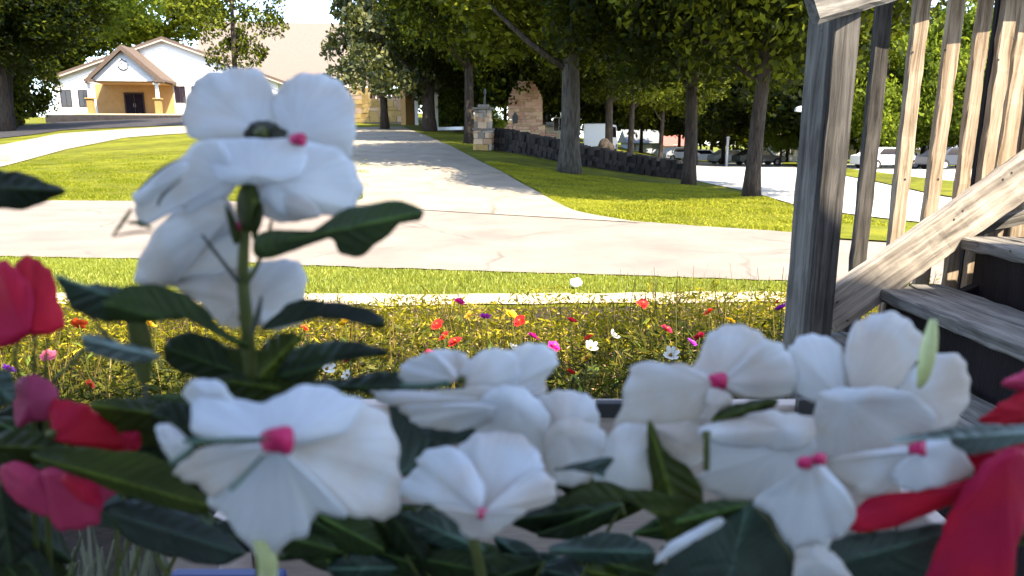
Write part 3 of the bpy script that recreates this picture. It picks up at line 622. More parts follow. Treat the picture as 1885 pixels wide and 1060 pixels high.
# ------------------------------------------------------------------ houses, cars, poles beyond the lawn
def house(px0, px1, py, Y, hwall, hroof, wallm, roofm, label, name='house', hip=False, garage=False):
    a, b = place(px0, py, Y), place(px1, py, Y); z = CAMZ + (260 - py) / 1300 * Y
    W = b.x - a.x
    t = empty(name, (a.x, Y, z), 0, label, 'house')
    mb = MB(); mb.box(0, W, 0, 8, -2, hwall); mb.build('wall', M[wallm], t)
    r = MB(); e = .5
    if hip:
        v = [(-e, -e, hwall), (W + e, -e, hwall), (W + e, 8 + e, hwall), (-e, 8 + e, hwall), (W * .25, 4, hwall + hroof), (W * .75, 4, hwall + hroof)]
        r.add(v, [(0, 1, 5, 4), (1, 2, 5), (2, 3, 4, 5), (3, 0, 4), (3, 2, 1, 0)])
    else: r.prism([(-e, hwall), (8 + e, hwall), (4, hwall + hroof)], -e, W + e, 'x')
    r.build('roof', M[roofm], t)
    n = max(1, int(W / 2.6))
    for i in range(n):
        x = W * (i + .5) / n
        if garage and i == 0:
            d = MB(); d.box(x - 1.1, x + 1.1, -.05, -.01, 0, 2.1); g_ = d.build('garage_door', M['white_paint'], t)
            for j in range(3): s = MB(); s.box(x - 1.1, x + 1.1, -.07, -.055, .5 + .52 * j, .53 + .52 * j); s.build('seam', M['metal_grey'], g_)
            continue
        f = MB(); f.box(x - .5, x + .5, -.06, -.01, .9, 2.1); fo = f.build('window', M['white_paint'], t)
        g = MB(); g.box(x - .42, x - .03, -.075, -.065, .98, 2.02); g.box(x + .03, x + .42, -.075, -.065, .98, 2.02); g.build('pane', M['glass_dark'], fo)
    return t
house(1158, 1212, 293, 100, 2.3, 1.9, 'siding_blue', 'grey_roof', 'pale blue garage with a grey pitched roof between the trunks', garage=True)
house(1226, 1262, 291, 108, 1.9, 1.7, 'siding_cream', 'red_roof', 'small cottage with a faded red roof behind the slim trees')
house(1425, 1482, 297, 100, 2.5, 1.7, 'white_paint', 'siding_cream', 'white house with a pale roof left of the wooden post', hip=True)
house(1005, 1052, 262, 62, 1.3, .5, 'siding_cream', 'siding_cream', 'low cream shed behind the stone table', name='shed')
house(1588, 1700, 303, 118, 2.6, 2.0, 'siding_cream', 'grey_roof', 'cream house seen behind the first wooden balusters')
house(1745, 1840, 304, 112, 2.6, 2.0, 'white_paint', 'grey_roof', 'white house seen behind the last wooden balusters')
def car(p, rz, paint, label, van=False):
    t = empty('parked_car', p, rz, label, 'van' if van else 'car', 'cars parked along the far road')
    L2, W2 = (2.3, .88)
    if van: prof = [(-2.3, .3), (2.3, .3), (2.32, .9), (1.9, 1.05), (1.35, 1.95), (-2.2, 2.0), (-2.3, 1.0)]
    else: prof = [(-2.2, .32), (2.2, .3), (2.26, .62), (2.0, .82), (1.1, .92), (.45, 1.42), (-1.0, 1.45), (-1.75, .98), (-2.2, .9)]
    mb = MB(); mb.prism(prof, -W2, W2); mb.build('body', paint, t, bevel=.06)
    g = MB(); zt = 1.82 if van else 1.36; zb = 1.12 if van else .97; x0, x1 = (-1.9, 1.2) if van else (-1.3, .75)
    for s in (-1, 1):
        y0, y1 = sorted((s * (W2 + .002), s * (W2 + .014)))
        g = MB(); g.prism([(x0, zb), (x1, zb), (x1 - .42, zt), (x0 + .3, zt)], y0, y1); g.build('side_window', M['glass_dark'], t)
    for x in (-1.4, 1.4):
        for s in (-1, 1):
            wv = MB(); ring = [(x + .33 * math.cos(a), .33 + .33 * math.sin(a)) for a in np.linspace(0, 2 * PI, 16)[:-1]]
            y0, y1 = sorted((s * (W2 - .14), s * (W2 + .04))); wv.prism(ring, y0, y1); wo_ = wv.build('wheel', M['tyre'], t)
            rm = MB(); ring = [(x + .19 * math.cos(a), .33 + .19 * math.sin(a)) for a in np.linspace(0, 2 * PI, 13)[:-1]]
            y0, y1 = sorted((s * (W2 + .041), s * (W2 + .05))); rm.prism(ring, y0, y1); rm.build('rim', M['metal_grey'], wo_)
    for s in (-1, 1):
        h_ = MB(); h_.box(2.24, 2.3, s * .6 - .15, s * .6 + .15, .58, .72); h_.build('headlight', M['white_paint'], t)
M['car_white'] = mat('white_car_paint', (.7, .7, .72), .25, .5); M['car_dark'] = mat('dark_car_paint', (.03, .035, .05), .25, .5); M['car_silver'] = mat('silver_car_paint', (.4, .41, .43), .25, .5)
car(hit(1106, 283), math.radians(75), M['car_white'], 'white van parked behind the low dark wall near the pale trunk', True)
car(hit(1250, 296), math.radians(20), M['car_white'], 'white car parked in front of the red roofed cottage')
car(hit(1295, 300), math.radians(5), M['car_white'], 'white car parked just right of the slim trunk')
car(hit(1345, 302), math.radians(8), M['car_silver'], 'silver car parked by the tall white pole')
car(hit(1395, 304), math.radians(8), M['car_dark'], 'dark car parked beside the forked trunk')
car(hit(1632, 311), math.radians(8), M['car_white'], 'white car parked behind the second baluster')
car(hit(1755, 312), math.radians(8), M['car_dark'], 'dark car parked behind the brown balusters')
q = hit(1337, 306); kk = q.y / 1300
t = empty('white_pole', q, 0, 'tall slim white pole beside the silver car', 'pole')
mb = MB(); mb.tube([(0, 0, -.2), (0, 0, 50 * kk)], 2.4 * kk, 8); mb.build('pole', M['white_paint'], t, smooth=True); mb = MB(); mb.tube([(0, 0, 50 * kk), (0, 0, 53 * kk)], [4 * kk, 2 * kk], 8); mb.build('cap', M['white_paint'], t)
q = hit(1461, 380); kk = q.y / 1300
t = empty('marker_stake', q, 0, 'thin dark marker stake on the far road edge', 'stake')
mb = MB(); mb.tube([(0, 0, -.2), (.01, 0, 45 * kk), (.06, 0, 88 * kk)], .016, 6); mb.build('stake', M['metal_dark'], t); mb = MB(); mb.box(.03, .12, -.01, .01, 80 * kk, 90 * kk); mb.build('marker', M['metal_dark'], t)
q = place(1462, 262, 42); kk = 42 / 1300
t = empty('street_lamp', q, 0, 'pale blue street lamp head on a thin pole close to the wooden post', 'street lamp')
zt = CAMZ + (260 - 208) / 1300 * 42 - q.z
mb = MB(); mb.tube([(0.75, 0, -.2), (.75, 0, zt)], [.06, .04], 8); mb.tube([(.75, 0, zt), (.3, 0, zt + .15)], .03, 6); mb.build('pole', M['metal_dark'], t); mb = MB(); mb.prism([(-.1, zt + .02), (.5, zt - .05), (.55, zt + .2), (.2, zt + .32), (-.05, zt + .22)], -.15, .15); mb.build('lamp_head', M['siding_blue'], t, bevel=.03)

# ------------------------------------------------------------------ wooden stair and baluster screen
dk = empty('wooden_stair', (1.1, 2.5, 0), 0, 'weathered grey wooden stair with corner post, slanting rail and tall balusters', 'stair')
DO = Vector((1.1, 2.5, 0))
def board(name, p0, p1, wdt, thk, mt, roll=None, jag=.002, n=14, parent=dk, cut0=None, cut1=None, side=None):
    """rough board from p0 to p1 (world), width along 'side', thickness across"""
    p0, p1 = Vector(p0) - DO, Vector(p1) - DO
    ax = (p1 - p0); L = ax.length; z = ax.normalized()
    s = Vector(side) if side else Vector((1, 0, 0)); s = (s - z * s.dot(z)).normalized(); n_ = z.cross(s)
    rot = Matrix((s, n_, z)).transposed().to_4x4()
    vs = []; c = .12
    base = [(-.5, -.5 + c), (-.5 + c * thk / wdt, -.5), (.5 - c * thk / wdt, -.5), (.5, -.5 + c), (.5, .5 - c), (.5 - c * thk / wdt, .5), (-.5 + c * thk / wdt, .5), (-.5, .5 - c)]
    ph = [R.uniform(0, 6) for _ in range(4)]
    for i in range(n):
        t = i / (n - 1) * L
        wob = jag * .8 * math.sin(t * 3 + ph[0])
        for (a, b) in base: vs.append((a * wdt + wob + R.uniform(-jag, jag), b * thk + R.uniform(-jag, jag), t))
    fs = [(i * 8 + j, i * 8 + (j + 1) % 8, (i + 1) * 8 + (j + 1) % 8, (i + 1) * 8 + j) for i in range(n - 1) for j in range(8)]
    fs += [tuple(range(7, -1, -1)), tuple((n - 1) * 8 + j for j in range(8))]
    mb = MB(); mb.add(vs, fs); o = mb.build(name, M[mt], parent)
    o.matrix_local = Matrix.Translation(p0) @ rot
    return o
# corner post, slightly rotated so that two faces show; an added darker board paints the right one's shade
pc = Vector((1.035, 2.42, 0))
a_ = math.radians(-64)
board('post', (pc.x, pc.y, -.1), (pc.x, pc.y, 3.2), .108, .108, 'wood_grey_z', side=(math.cos(a_), math.sin(a_), 0), jag=.0018, n=40)
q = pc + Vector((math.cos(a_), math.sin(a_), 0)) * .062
board('post_shade_board', (q.x, q.y, -.1), (q.x, q.y, 3.2), .112, .014, 'wood_shaded_z', side=(math.sin(a_), -math.cos(a_), 0), jag=.0012, n=40)  # darker board added to paint the shade of this post face
board('rail_block', at(1492, 10, 2.20), at(1640, -30, 2.50), .03, .115, 'wood_grey_z', side=(.2, 1, 0), n=8)
# balusters: px at frame top, px at their foot, foot row, Y, width px, material; the first one's shade is painted by darker wood
for (xt, xb, pyb, Y, wp, mt) in [(1614, 1592, 470, 2.85, 30, 'wood_shaded_z'), (1674, 1662, 425, 2.80, 29, 'wood_warm_z'), (1733, 1722, 410, 2.84, 27, 'wood_warm_z'), (1786, 1775, 430, 2.82, 25, 'wood_warm_z'),
                                 (1831, 1814, 425, 2.80, 27, 'wood_warm_z'), (1862, 1850, 430, 2.82, 38, 'wood_warm_z'), (1902, 1893, 430, 2.80, 40, 'wood_warm_z')]:
    a = at(xb, pyb, Y); b = at(xt, 0, Y); a.z = .3; b = Vector((a.x + .012, Y, 2.9))
    tx = at((xb + (xt - xb) * .35), 260, Y).x; a.x = tx; b.x = tx + .012
    board('baluster', a, b, wp * .9 * Y / 1300, .032, mt, jag=.0025, n=44, side=(1, 0, 0))
for (px, Y, wp) in [(1807, 2.97, 16), (1873, 2.98, 14)]:
    x = at(px, 250, Y).x; board('back_slat', (x, Y, .3), (x + .01, Y, 2.9), wp * Y / 1300, .03, 'wood_dark', jag=.002, n=20)
hz = at(1700, -14, 2.75).z
board('added_shade_beam', (at(1590, -10, 2.74).x, 2.74, hz + .085), (3.2, 2.74, hz + .085), .14, .045, 'wood_grey_z', side=(0, 0, 1), n=30, jag=.003)  # unseen beam added above the view to shade the baluster tops
# slanting rail
r0 = at(1520, 580, 2.50); r1 = at(1885, 322, 2.62); dd = (r1 - r0)
board('slanting_rail', r0, r0 + dd * 1.5, .155, .052, 'wood_rail', side=(0, 0, 1), n=40, jag=.002)
board('lower_brace', at(1690, 445, 2.70), at(1900, 395, 2.72), .05, .04, 'wood_grey_z', side=(0, 0, 1), n=10)
# treads (run away from the camera), risers, stringers
for i, (x, z) in enumerate([(1.03, .545), (1.33, .725), (1.63, .905), (1.93, 1.085), (2.23, 1.265)]):
    if i < 3:
        for j in range(2):
            y0 = 1.15
            board('tread', (x + .075 + .142 * j, y0, z - .02), (x + .075 + .142 * j, 2.58, z - .02), .138, .042, 'wood_grey_z', side=(1, 0, 0), n=26, jag=.003)
    else: board('tread', (x + .15, 1.15, z - .02), (x + .15, 2.58, z - .02), .28, .042, 'wood_grey_z', side=(1, 0, 0), n=10)
    mb = MB(); mb.box(x + .03 - DO.x, x + .05 - DO.x, 1.2 - DO.y, 2.5 - DO.y, z - .2, z - .043); mb.build('riser', M['wood_dark'], dk)
mb = MB()
for yy in (1.22, 2.46):
    mb.prism([(x - DO.x, z) for x, z in ((1.06, -.05), (1.4, -.05), (2.6, .9), (2.6, 1.2), (1.06, .46))], yy - DO.y, yy + .04 - DO.y)
mb.build('stringer', M['wood_dark'], dk)
bpy.context.view_layer.update()
BO = [o for o in dk.children if o.type == 'MESH']
for (px, py) in [(1512, 56), (1512, 84), (1541, 556), (1560, 590), (1756, 404), (1772, 388), (1664, 96), (1680, 96), (1726, 92), (1740, 92), (1780, 84), (1838, 110), (1866, 70), (1846, 330), (1862, 318), (1662, 532), (1700, 545), (1800, 452), (1860, 462), (1666, 330), (1727, 330)]:
    d = ray(px, py).normalized(); best = None
    for o in BO:
        Mi = o.matrix_world.inverted(); h_, l_, n_, _ = o.ray_cast(Mi @ CP, (Mi.to_3x3() @ d).normalized())
        if h_:
            wp_ = o.matrix_world @ l_
            if best is None or (wp_ - CP).length < (best[0] - CP).length: best = (wp_, (o.matrix_world.to_3x3() @ n_).normalized())
    if best and best[0].y < 3.2:
        q = best[0] - DO; mb = MB(); mb.tube([q - best[1] * .006, q + best[1] * .0012], .0042, 8); mb.build('nail_head', M['metal_dark'], dk)
# planks at the landing seen behind the rail
for k, (py, mt) in enumerate([(366, 'wood_warm_z'), (392, 'wood_warm_z'), (418, 'wood_warm_z')]):
    board('siding_plank', at(1868, py, 3.05), at(2050, py - 4, 3.05), .055, .02, mt, side=(0, 0, 1), n=8)
# house behind the camera: it shades the flowers and the near part of the bed; sun passes its corner onto the stair
hs = empty('house', (0, -.6, 0), 0, 'two storey cream house the flower box stands against', 'house')
mb = MB(); mb.box(-14, 4.3, -8, 0, -.2, 5.8); mb.build('wall', M['white_paint'], hs)
mb = MB(); mb.prism([(.1, 5.8), (.1, 5.95), (-4, 8.2), (-8.2, 5.95), (-8.2, 5.8), (-4, 8.0)], -14.2, 4.33, 'x'); mb.build('roof', M['shingle_brown'], hs)

# ------------------------------------------------------------------ wild flower bed
def ztop(y): return .46 - .055 * (y - 2.4)
n = 5200
bx = NR.uniform(-4.6, 3.6, n); by = 2.2 + 2.55 * NR.uniform(0, 1, n) ** .9
keep = ~((bx > .95) & (by < 2.9)); bx, by = bx[keep], by[keep]; n = len(bx)
hh = (.46 - .062 * (by - 2.2)) * NR.uniform(.45, 1.08, n); hh *= np.where(bx > .7, 1.3, 1); tall = NR.uniform(0, 1, n) > .985; hh = np.where(tall, hh * 1.25, hh)
VV = []
lx, ly = NR.normal(0, .05, n), NR.normal(0, .05, n)
az = NR.uniform(0, PI, n); wd = NR.uniform(.0012, .0028, n)
z0 = np.zeros(n)
c_, s_ = np.cos(az) * wd, np.sin(az) * wd
mid = .55
P0 = np.stack([bx, by, z0], 1); P1 = np.stack([bx + lx * .4, by + ly * .4, hh * mid], 1); P2 = np.stack([bx + lx, by + ly, hh], 1)
Wv = np.stack([c_, s_, z0], 1)
Q1 = np.stack([P0 - Wv, P0 + Wv, P1 + Wv, P1 - Wv], 1); Q2 = np.stack([P1 - Wv, P1 + Wv, P2 + Wv * .5, P2 - Wv * .5], 1)
Vs = np.concatenate([Q1, Q2]).reshape(-1, 3)
link('bed_stems', np_mesh('bed_stems', Vs, np.arange(len(Vs)).reshape(-1, 4)), leafmat('bed_stem', [(.02, .018, .006), (.05, .05, .01), (.10, .09, .014), (.17, .12, .03)], (.12, .12, .012), tw=.2, rnd=.9, scale=1))['kind'] = 'stuff'
def leafbits(name, k, zlo, zhi, size, m_, xr=(-4.6, 3.6), yr=(2.2, 4.7), up=.7, pw=1.0):
    x = NR.uniform(*xr, k); y = yr[0] + (yr[1] - yr[0]) * NR.uniform(0, 1, k) ** pw
    kp = ~((x > .95) & (y < 2.9)); x, y = x[kp], y[kp]; k = len(x)
    cl = .75 + .35 * np.sin(x * 5.1 + 1.3 * np.sin(y * 6)) * np.sin(y * 7 + x * 2)
    z = (zlo + (zhi - zlo) * NR.uniform(0, 1, k) ** .8) * (1.0 - .13 * (y - 2.2)) * cl
    z = z * np.where(x > .5, 1.22, 1)
    P = np.stack([x, y, z], 1)
    th = NR.uniform(0, 2 * PI, k); el = NR.uniform(-.3, 1.3, k) * up
    a = np.stack([np.cos(th) * np.cos(el), np.sin(th) * np.cos(el), np.sin(el)], 1)
    b = np.cross(a, NR.normal(size=(k, 3))); b /= np.linalg.norm(b, axis=1)[:, None]
    s = size * NR.uniform(.5, 1.5, k)[:, None]
    V = np.stack([P, P + a * s + b * s * .22, P + a * s * 2, P + a * s - b * s * .22], 1).reshape(-1, 3)
    link(name, np_mesh(name, V, np.arange(4 * k).reshape(-1, 4)), m_)['kind'] = 'stuff'
leafbits('shaded_bed_leaves', 46000, .02, .37, .024, leafmat('shaded_bed_leaf', [(.008, .014, .003), (.022, .03, .004), (.045, .052, .006), (.08, .08, .01)], (.07, .09, .005), tw=.2, spec=.08, rnd=.8, scale=1.2), yr=(2.2, 3.5))  # front leaves: the bed's shade is put into their darker colour
leafbits('sunlit_bed_leaves', 46000, .02, .40, .022, leafmat('sunlit_bed_leaf', [(.05, .055, .004), (.16, .145, .008), (.30, .25, .012), (.38, .30, .03)], (.42, .36, .012), tw=.32, spec=.08, rnd=.8, scale=1.2), yr=(3.3, 4.75))  # back leaves: the sunlit band is put into their brighter colour
leafbits('dry_seed_heads', 5200, .16, .36, .012, leafmat('dry_stem', [(.10, .05, .025), (.26, .15, .07), (.36, .24, .12)], (.3, .2, .1), tw=.15, rnd=.8, scale=1), xr=(-1.2, 2.2), yr=(3.0, 4.7))
# blades on the grass strip and near lawn edge
def blades(name, k, xr, yr, h, m_, lim=None):
    x = NR.uniform(*xr, k); y = NR.uniform(*yr, k); z = gz(x, y)
    if lim is not None:
        kp = y < np.interp(x, *lim); x, y, z = x[kp], y[kp], z[kp]; k = len(x)
    th = NR.uniform(0, PI, k); hgt = h * NR.uniform(.5, 1.4, k); wv = .0045
    P = np.stack([x, y, z], 1); W_ = np.stack([np.cos(th) * wv, np.sin(th) * wv, np.zeros(k)], 1)
    T = P + np.stack([NR.normal(0, h * .4, k), NR.normal(0, h * .4, k), hgt], 1)
    V = np.stack([P - W_, P + W_, T], 1).reshape(-1, 3)
    link(name, np_mesh(name, V, np.arange(3 * k).reshape(-1, 3)), m_)['kind'] = 'stuff'
gb = leafmat('grass_blade', [(.15, .18, .02), (.24, .26, .035), (.34, .34, .07)], (.35, .4, .03), tw=.3, rnd=.8, scale=1)
blades('grass_strip', 70000, (-7.2, 3.2), (5.62, 7.7), .03, gb, ([p.x for p in near], [p.y - .03 for p in near]))

fx, fy = [p.x for p in far], [p.y for p in far]
def lawn_blades(name, k, xr, yr, h, m_, keep):
    x = NR.uniform(*xr, k); y = NR.uniform(*yr, k); kp = keep(x, y); x, y = x[kp], y[kp]; k = len(x); z = gz(x, y)
    cl = np.clip(.5 + .9 * np.sin(x * 2.3 + np.sin(y * 1.7)) * np.sin(y * 2.9 + x), .25, 1.6)
    th = NR.uniform(0, PI, k); hg = h * cl * NR.uniform(.5, 1.3, k); wv = .011
    P = np.stack([x, y, z], 1); W_ = np.stack([np.cos(th) * wv, np.sin(th) * wv, np.zeros(k)], 1)
    T = P + np.stack([NR.normal(0, h * .4, k), NR.normal(0, h * .4, k), hg], 1)
    link(name, np_mesh(name, np.stack([P - W_, P + W_, T], 1).reshape(-1, 3), np.arange(3 * k).reshape(-1, 3)), m_)['kind'] = 'stuff'
drx, dry = np.array([p.x for p in dr])[::-1], np.array([p.y for p in dr])[::-1]
o_dr = np.argsort([p.y for p in dr]); DY, DX = np.array([p.y for p in dr])[o_dr], np.array([p.x for p in dr])[o_dr]
gl = leafmat('lawn_blade', [(.10, .12, .008), (.17, .18, .014), (.27, .26, .025)], (.32, .34, .02), tw=.28, spec=.05, rnd=.8, scale=.6)
lawn_blades('lawn_grass', 150000, (-1, 8), (9.3, 26), .045, gl, lambda x, y: (y > np.interp(x, fx, fy) + .05) & (x > np.interp(y, DY, DX) + .12) & (x / y < .62) & (y < np.interp(x / y, [0, .26, .33, .42, .5, .62], [26, 21.5, 17.5, 13.2, 11.5, 9.5])))
lawn_blades('left_lawn_grass', 150000, (-20, -2.8), (14.9, 30), .05, gl, lambda x, y: (y > np.interp(x, fx, fy) + .08) & (x / y < -.2) & (NR.uniform(0, 1, len(x)) < 1.35 - (y - 15) / 12))
ZC = {'magenta': [(.55, .01, .22), (.75, .03, .38)], 'yellow': [(.6, .34, .01), (.78, .5, .02)], 'purple': [(.28, .01, .34), (.42, .03, .5)], 'red': [(.5, .012, .01), (.72, .03, .02)],
      'crimson': [(.3, .005, .03), (.5, .01, .06)], 'white': [(.55, .55, .5), (.75, .75, .7)], 'orange': [(.65, .06, .015), (.8, .13, .03)], 'pink': [(.65, .08, .16), (.8, .2, .3)]}
ZM = {k: leafmat('zinnia_' + k, v, v[1], tw=.25, rough=.6, scale=30, rnd=.2) for k, v in ZC.items()}
ZM['centre'] = mat('zinnia_centre', (.2, .12, .02), .8)
def zin_mesh(kind, seed):
    rs = random.Random(seed); mb = MB()
    rows = [(10, .036, .0), (8, .026, .008), (6, .016, .013)] if kind == 'double' else [(7, .036, 0)]
    for (k, L, z) in rows:
        for i in range(k):
            a = 2 * PI * (i + rs.uniform(-.2, .2)) / k; l = L * rs.uniform(.8, 1.1); wdt = l * .42
            r_ = Vector((math.cos(a), math.sin(a), 0)); s_ = Vector((-math.sin(a), math.cos(a), 0)); upv = Vector((0, 0, 1))
            dz = rs.uniform(.1, .5) if kind == 'double' else rs.uniform(.5, 1.0)
            p = [upv * z, upv * (z + l * dz * .4) + r_ * l * .5 - s_ * wdt * .8, upv * (z + l * dz * .9) + r_ * l * .95 - s_ * wdt * .6, upv * (z + l * dz) + r_ * l * 1.02, upv * (z + l * dz * .9) + r_ * l * .95 + s_ * wdt * .6, upv * (z + l * dz * .4) + r_ * l * .5 + s_ * wdt * .8, upv * (z + l * dz * .45) + r_ * l * .6]
            mb.add(p, [(0, 1, 6), (1, 2, 6), (2, 3, 6), (3, 4, 6), (4, 5, 6), (5, 0, 6)])
    return mb
ZMESH = {}
def zinnia(px, py, Y, col, label, sz=1.0, kind='double', tilt=.7):
    p = at(px, py, Y); g0 = Vector((p.x + R.uniform(-.04, .04), p.y + R.uniform(-.03, .03), 0))
    t = empty('wild_flower', g0, 0, label, 'flower', 'flowers in the wild flower bed')
    mb = MB(); q = p - g0
    mb.tube([(0, 0, -.02), (q.x * .3, q.y * .3, q.z * .5), (q.x * .8, q.y * .8, q.z * .85), (q.x, q.y, q.z)], [.003, .0026, .0022, .002], 5); mb.build('stem', M['stem'], t, smooth=True)
    lf = MB()
    for k in range(5):
        a = R.uniform(0, 6.28); z = q.z * (.2 + .14 * k); r_ = Vector((math.cos(a), math.sin(a), .5)); s_ = Vector((-math.sin(a), math.cos(a), 0)); o_ = Vector((q.x * .4, q.y * .4, z))
        lf.add([o_, o_ + r_ * .03 - s_ * .009, o_ + r_ * .06, o_ + r_ * .03 + s_ * .009], [(0, 1, 2, 3)])
    lf.build('foliage', M['leaf_olive'], t)
    key = (col, kind, R.randint(0, 2))
    if key not in ZMESH: ZMESH[key] = zin_mesh(kind, len(ZMESH) + 3).mesh('bloom'); ZMESH[key].materials.append(ZM[col])
    b = link('bloom', ZMESH[key], None, t, loc=q); b.scale = (sz * .84,) * 3; b.rotation_euler = (tilt + R.uniform(-.25, .25), R.uniform(-.4, .4), R.uniform(0, 6))
    c = MB(); c.tube([(0, 0, .004), (0, 0, .018)], [.008, .005], 8); cc = c.build('bloom_centre', ZM['centre'], b)
for z_ in [
    (845, 557, 3.55, 'magenta', 'bright magenta bloom highest at the back edge of the bed, against the grass strip', 1.0),
    (865, 581, 3.25, 'yellow', 'yellow bloom just below the topmost magenta one', .95),
    (894, 584, 3.2, 'purple', 'purple bloom between two yellow blooms', .9),
    (941, 580, 3.25, 'yellow', 'larger golden yellow bloom beside a red one at the sunlit edge', 1.15),
    (957, 591, 3.15, 'red', 'red bloom touching the golden yellow bloom', 1.0),
    (806, 598, 3.1, 'red', 'small red bloom right of the drooping dark leaf tip', 1.0),
    (819, 620, 2.9, 'red', 'upper one of a pair of red blooms above the white cluster', .95),
    (840, 630, 2.85, 'red', 'lower and larger one of a pair of red blooms above the white cluster', 1.1),
    (980, 620, 2.9, 'magenta', 'magenta bloom in the shade, directly above the white cluster', 1.0),
    (1018, 638, 2.75, 'magenta', 'magenta bloom near the tip of the white cluster, lower of two', 1.0),
    (1051, 591, 3.15, 'crimson', 'dark red bloom among the brown dry stems', 1.0),
    (1085, 622, 2.9, 'red', 'red bloom just above a white and a yellow bloom', .95),
    (1128, 621, 2.9, 'white', 'white curled bloom in the shade, right of the red one', .95),
    (1086, 642, 2.75, 'white', 'white bloom directly above the low yellow bloom', 1.0),
    (1081, 661, 2.65, 'yellow', 'lone yellow bloom in the deep shade under a white bloom', .95),
    (1050, 686, 2.55, 'red', 'thin red bloom lowest in the shaded gap', .7),
    (1183, 559, 3.5, 'red', 'bright red bloom standing high at the sunlit back edge', 1.1),
    (1226, 607, 3.05, 'crimson', 'crimson bloom below the high bright red one', .95),
    (1234, 655, 2.65, 'white', 'white ragged bloom in the shade left of the white cluster top', 1.1),
    (1306, 576, 3.3, 'red', 'red bloom on yellow lit stems, left of the post', 1.0),
    (1288, 621, 2.9, 'crimson', 'crimson bloom at the shade line above the white petals', .9),
    (1272, 631, 2.85, 'purple', 'dim purple bloom beside a crimson one', .8),
    (1439, 568, 3.35, 'purple', 'deep purple bloom touching the wooden post', 1.1),
    (1432, 556, 3.5, 'red', 'small red bloom behind the purple one at the post', .7),
    (1624, 569, 3.05, 'red', 'red bloom under the slanting rail', .95),
    (1556, 607, 3.0, 'red', 'red bloom seen in the gap below the rail end', .9),
    (146, 598, 3.1, 'orange', 'orange red bloom beside the big red petals, highest of its side', 1.25),
    (90, 655, 2.7, 'pink', 'pale pink bloom below the big red petals', .95),
    (15, 682, 2.6, 'purple', 'purple bloom at the picture edge below the red petals', 1.0),
    (32, 606, 3.0, 'pink', 'peach pink bloom half hidden under the red petals', .8),
    (645, 660, 2.65, 'crimson', 'dark crimson bloom behind the low dark leaf', .95),
    (600, 680, 2.55, 'white', 'cream bloom above the biggest white flower', 1.0),
    (641, 692, 2.5, 'white', 'cream bloom nearest the top of the biggest white flower', .8),
    (636, 594, 3.1, 'yellow', 'yellow bloom under the right dark leaf', 1.0),
    (791, 652, 2.7, 'crimson', 'crimson bloom touching the top of the white cluster', .8),
    (945, 641, 2.75, 'white', 'small white bloom in shade behind the white cluster', .7),
    (1414, 640, 2.75, 'orange', 'dim orange bloom just left of the post foot', .7),
    (275, 598, 3.1, 'yellow', 'yellow bloom under the broad left leaf', 1.0),
    (378, 597, 3.1, 'orange', 'orange yellow bloom close left of the green stem', 1.0),
    (165, 708, 2.5, 'orange', 'small orange bloom low behind the blue grey leaf', .7),
    (560, 605, 3.05, 'orange', 'orange bloom close right of the green stem', .8),
    (1345, 592, 3.15, 'yellow', 'yellow bloom on the lit stems above the right white petals', .9)]:
    zinnia(*z_[:5], sz=z_[5], kind='single' if z_[3] == 'white' else 'double')

# ------------------------------------------------------------------ raised planter holding the big plants
pl = empty('planter_box', (0, .36, 0), 0, 'beige painted raised planter with dark brackets along the house', 'planter')
def pbox(name, x0, x1, y0, y1, z0, z1, mt='box_beige', par=None, bev=.003):
    mb = MB(); mb.box(x0, x1, y0 - .36, y1 - .36, z0, z1); return mb.build(name, M[mt], par or pl, bevel=bev)
PZ = 1.018
fb = pbox('back_board', -.245, .36, .600, .618, .62, PZ - .10 + .10)
pbox('front_board', -.245, .36, .105, .12, .62, .86); pbox('side_board', -.262, -.2455, .105, .618, .62, .93); pbox('side_board', .3605, .377, .105, .618, .62, .93)
pbox('floor_board', -.245, .36, .121, .599, .62, .64)
pbox('soil', -.244, .359, .122, .598, .641, .80, 'soil', bev=0)
for x in (-.25, .345):
    for y in (.11, .59): pbox('leg', x, x + .022, y, y + .022, 0, .619)
for (px, py) in ((1122, 748), (1491, 742)):
    q = at(px, py, .598); pbox('bracket', q.x - .013, q.x + .013, .590, .5995, q.z - .008, q.z + .006, 'metal_dark', bev=.001)
tr_ = empty('blue_tray', (-.2, .5, .90), 0, 'blue plastic tray edge low behind the biggest white flower', 'tray')
a, b = atd(305, 1068, .46), atd(520, 1068, .46)
tr_.location = (a.x, a.y, a.z - .01)
mb = MB(); mb.box(0, (b - a).x, 0, .012, 0, .012); mb.build('tray', M['blue'], tr_, bevel=.003)
lb = atd(300, 1008, .50); rb_ = atd(400, 1008, .50)
t = empty('plant_label_card', (lb.x, lb.y, lb.z - .05), 0, 'blank pale pink card standing in the tray', 'card')
mb = MB(); mb.box(0, (rb_ - lb).x, 0, .002, -.02, .05); mb.build('card', M['box_beige'], t)

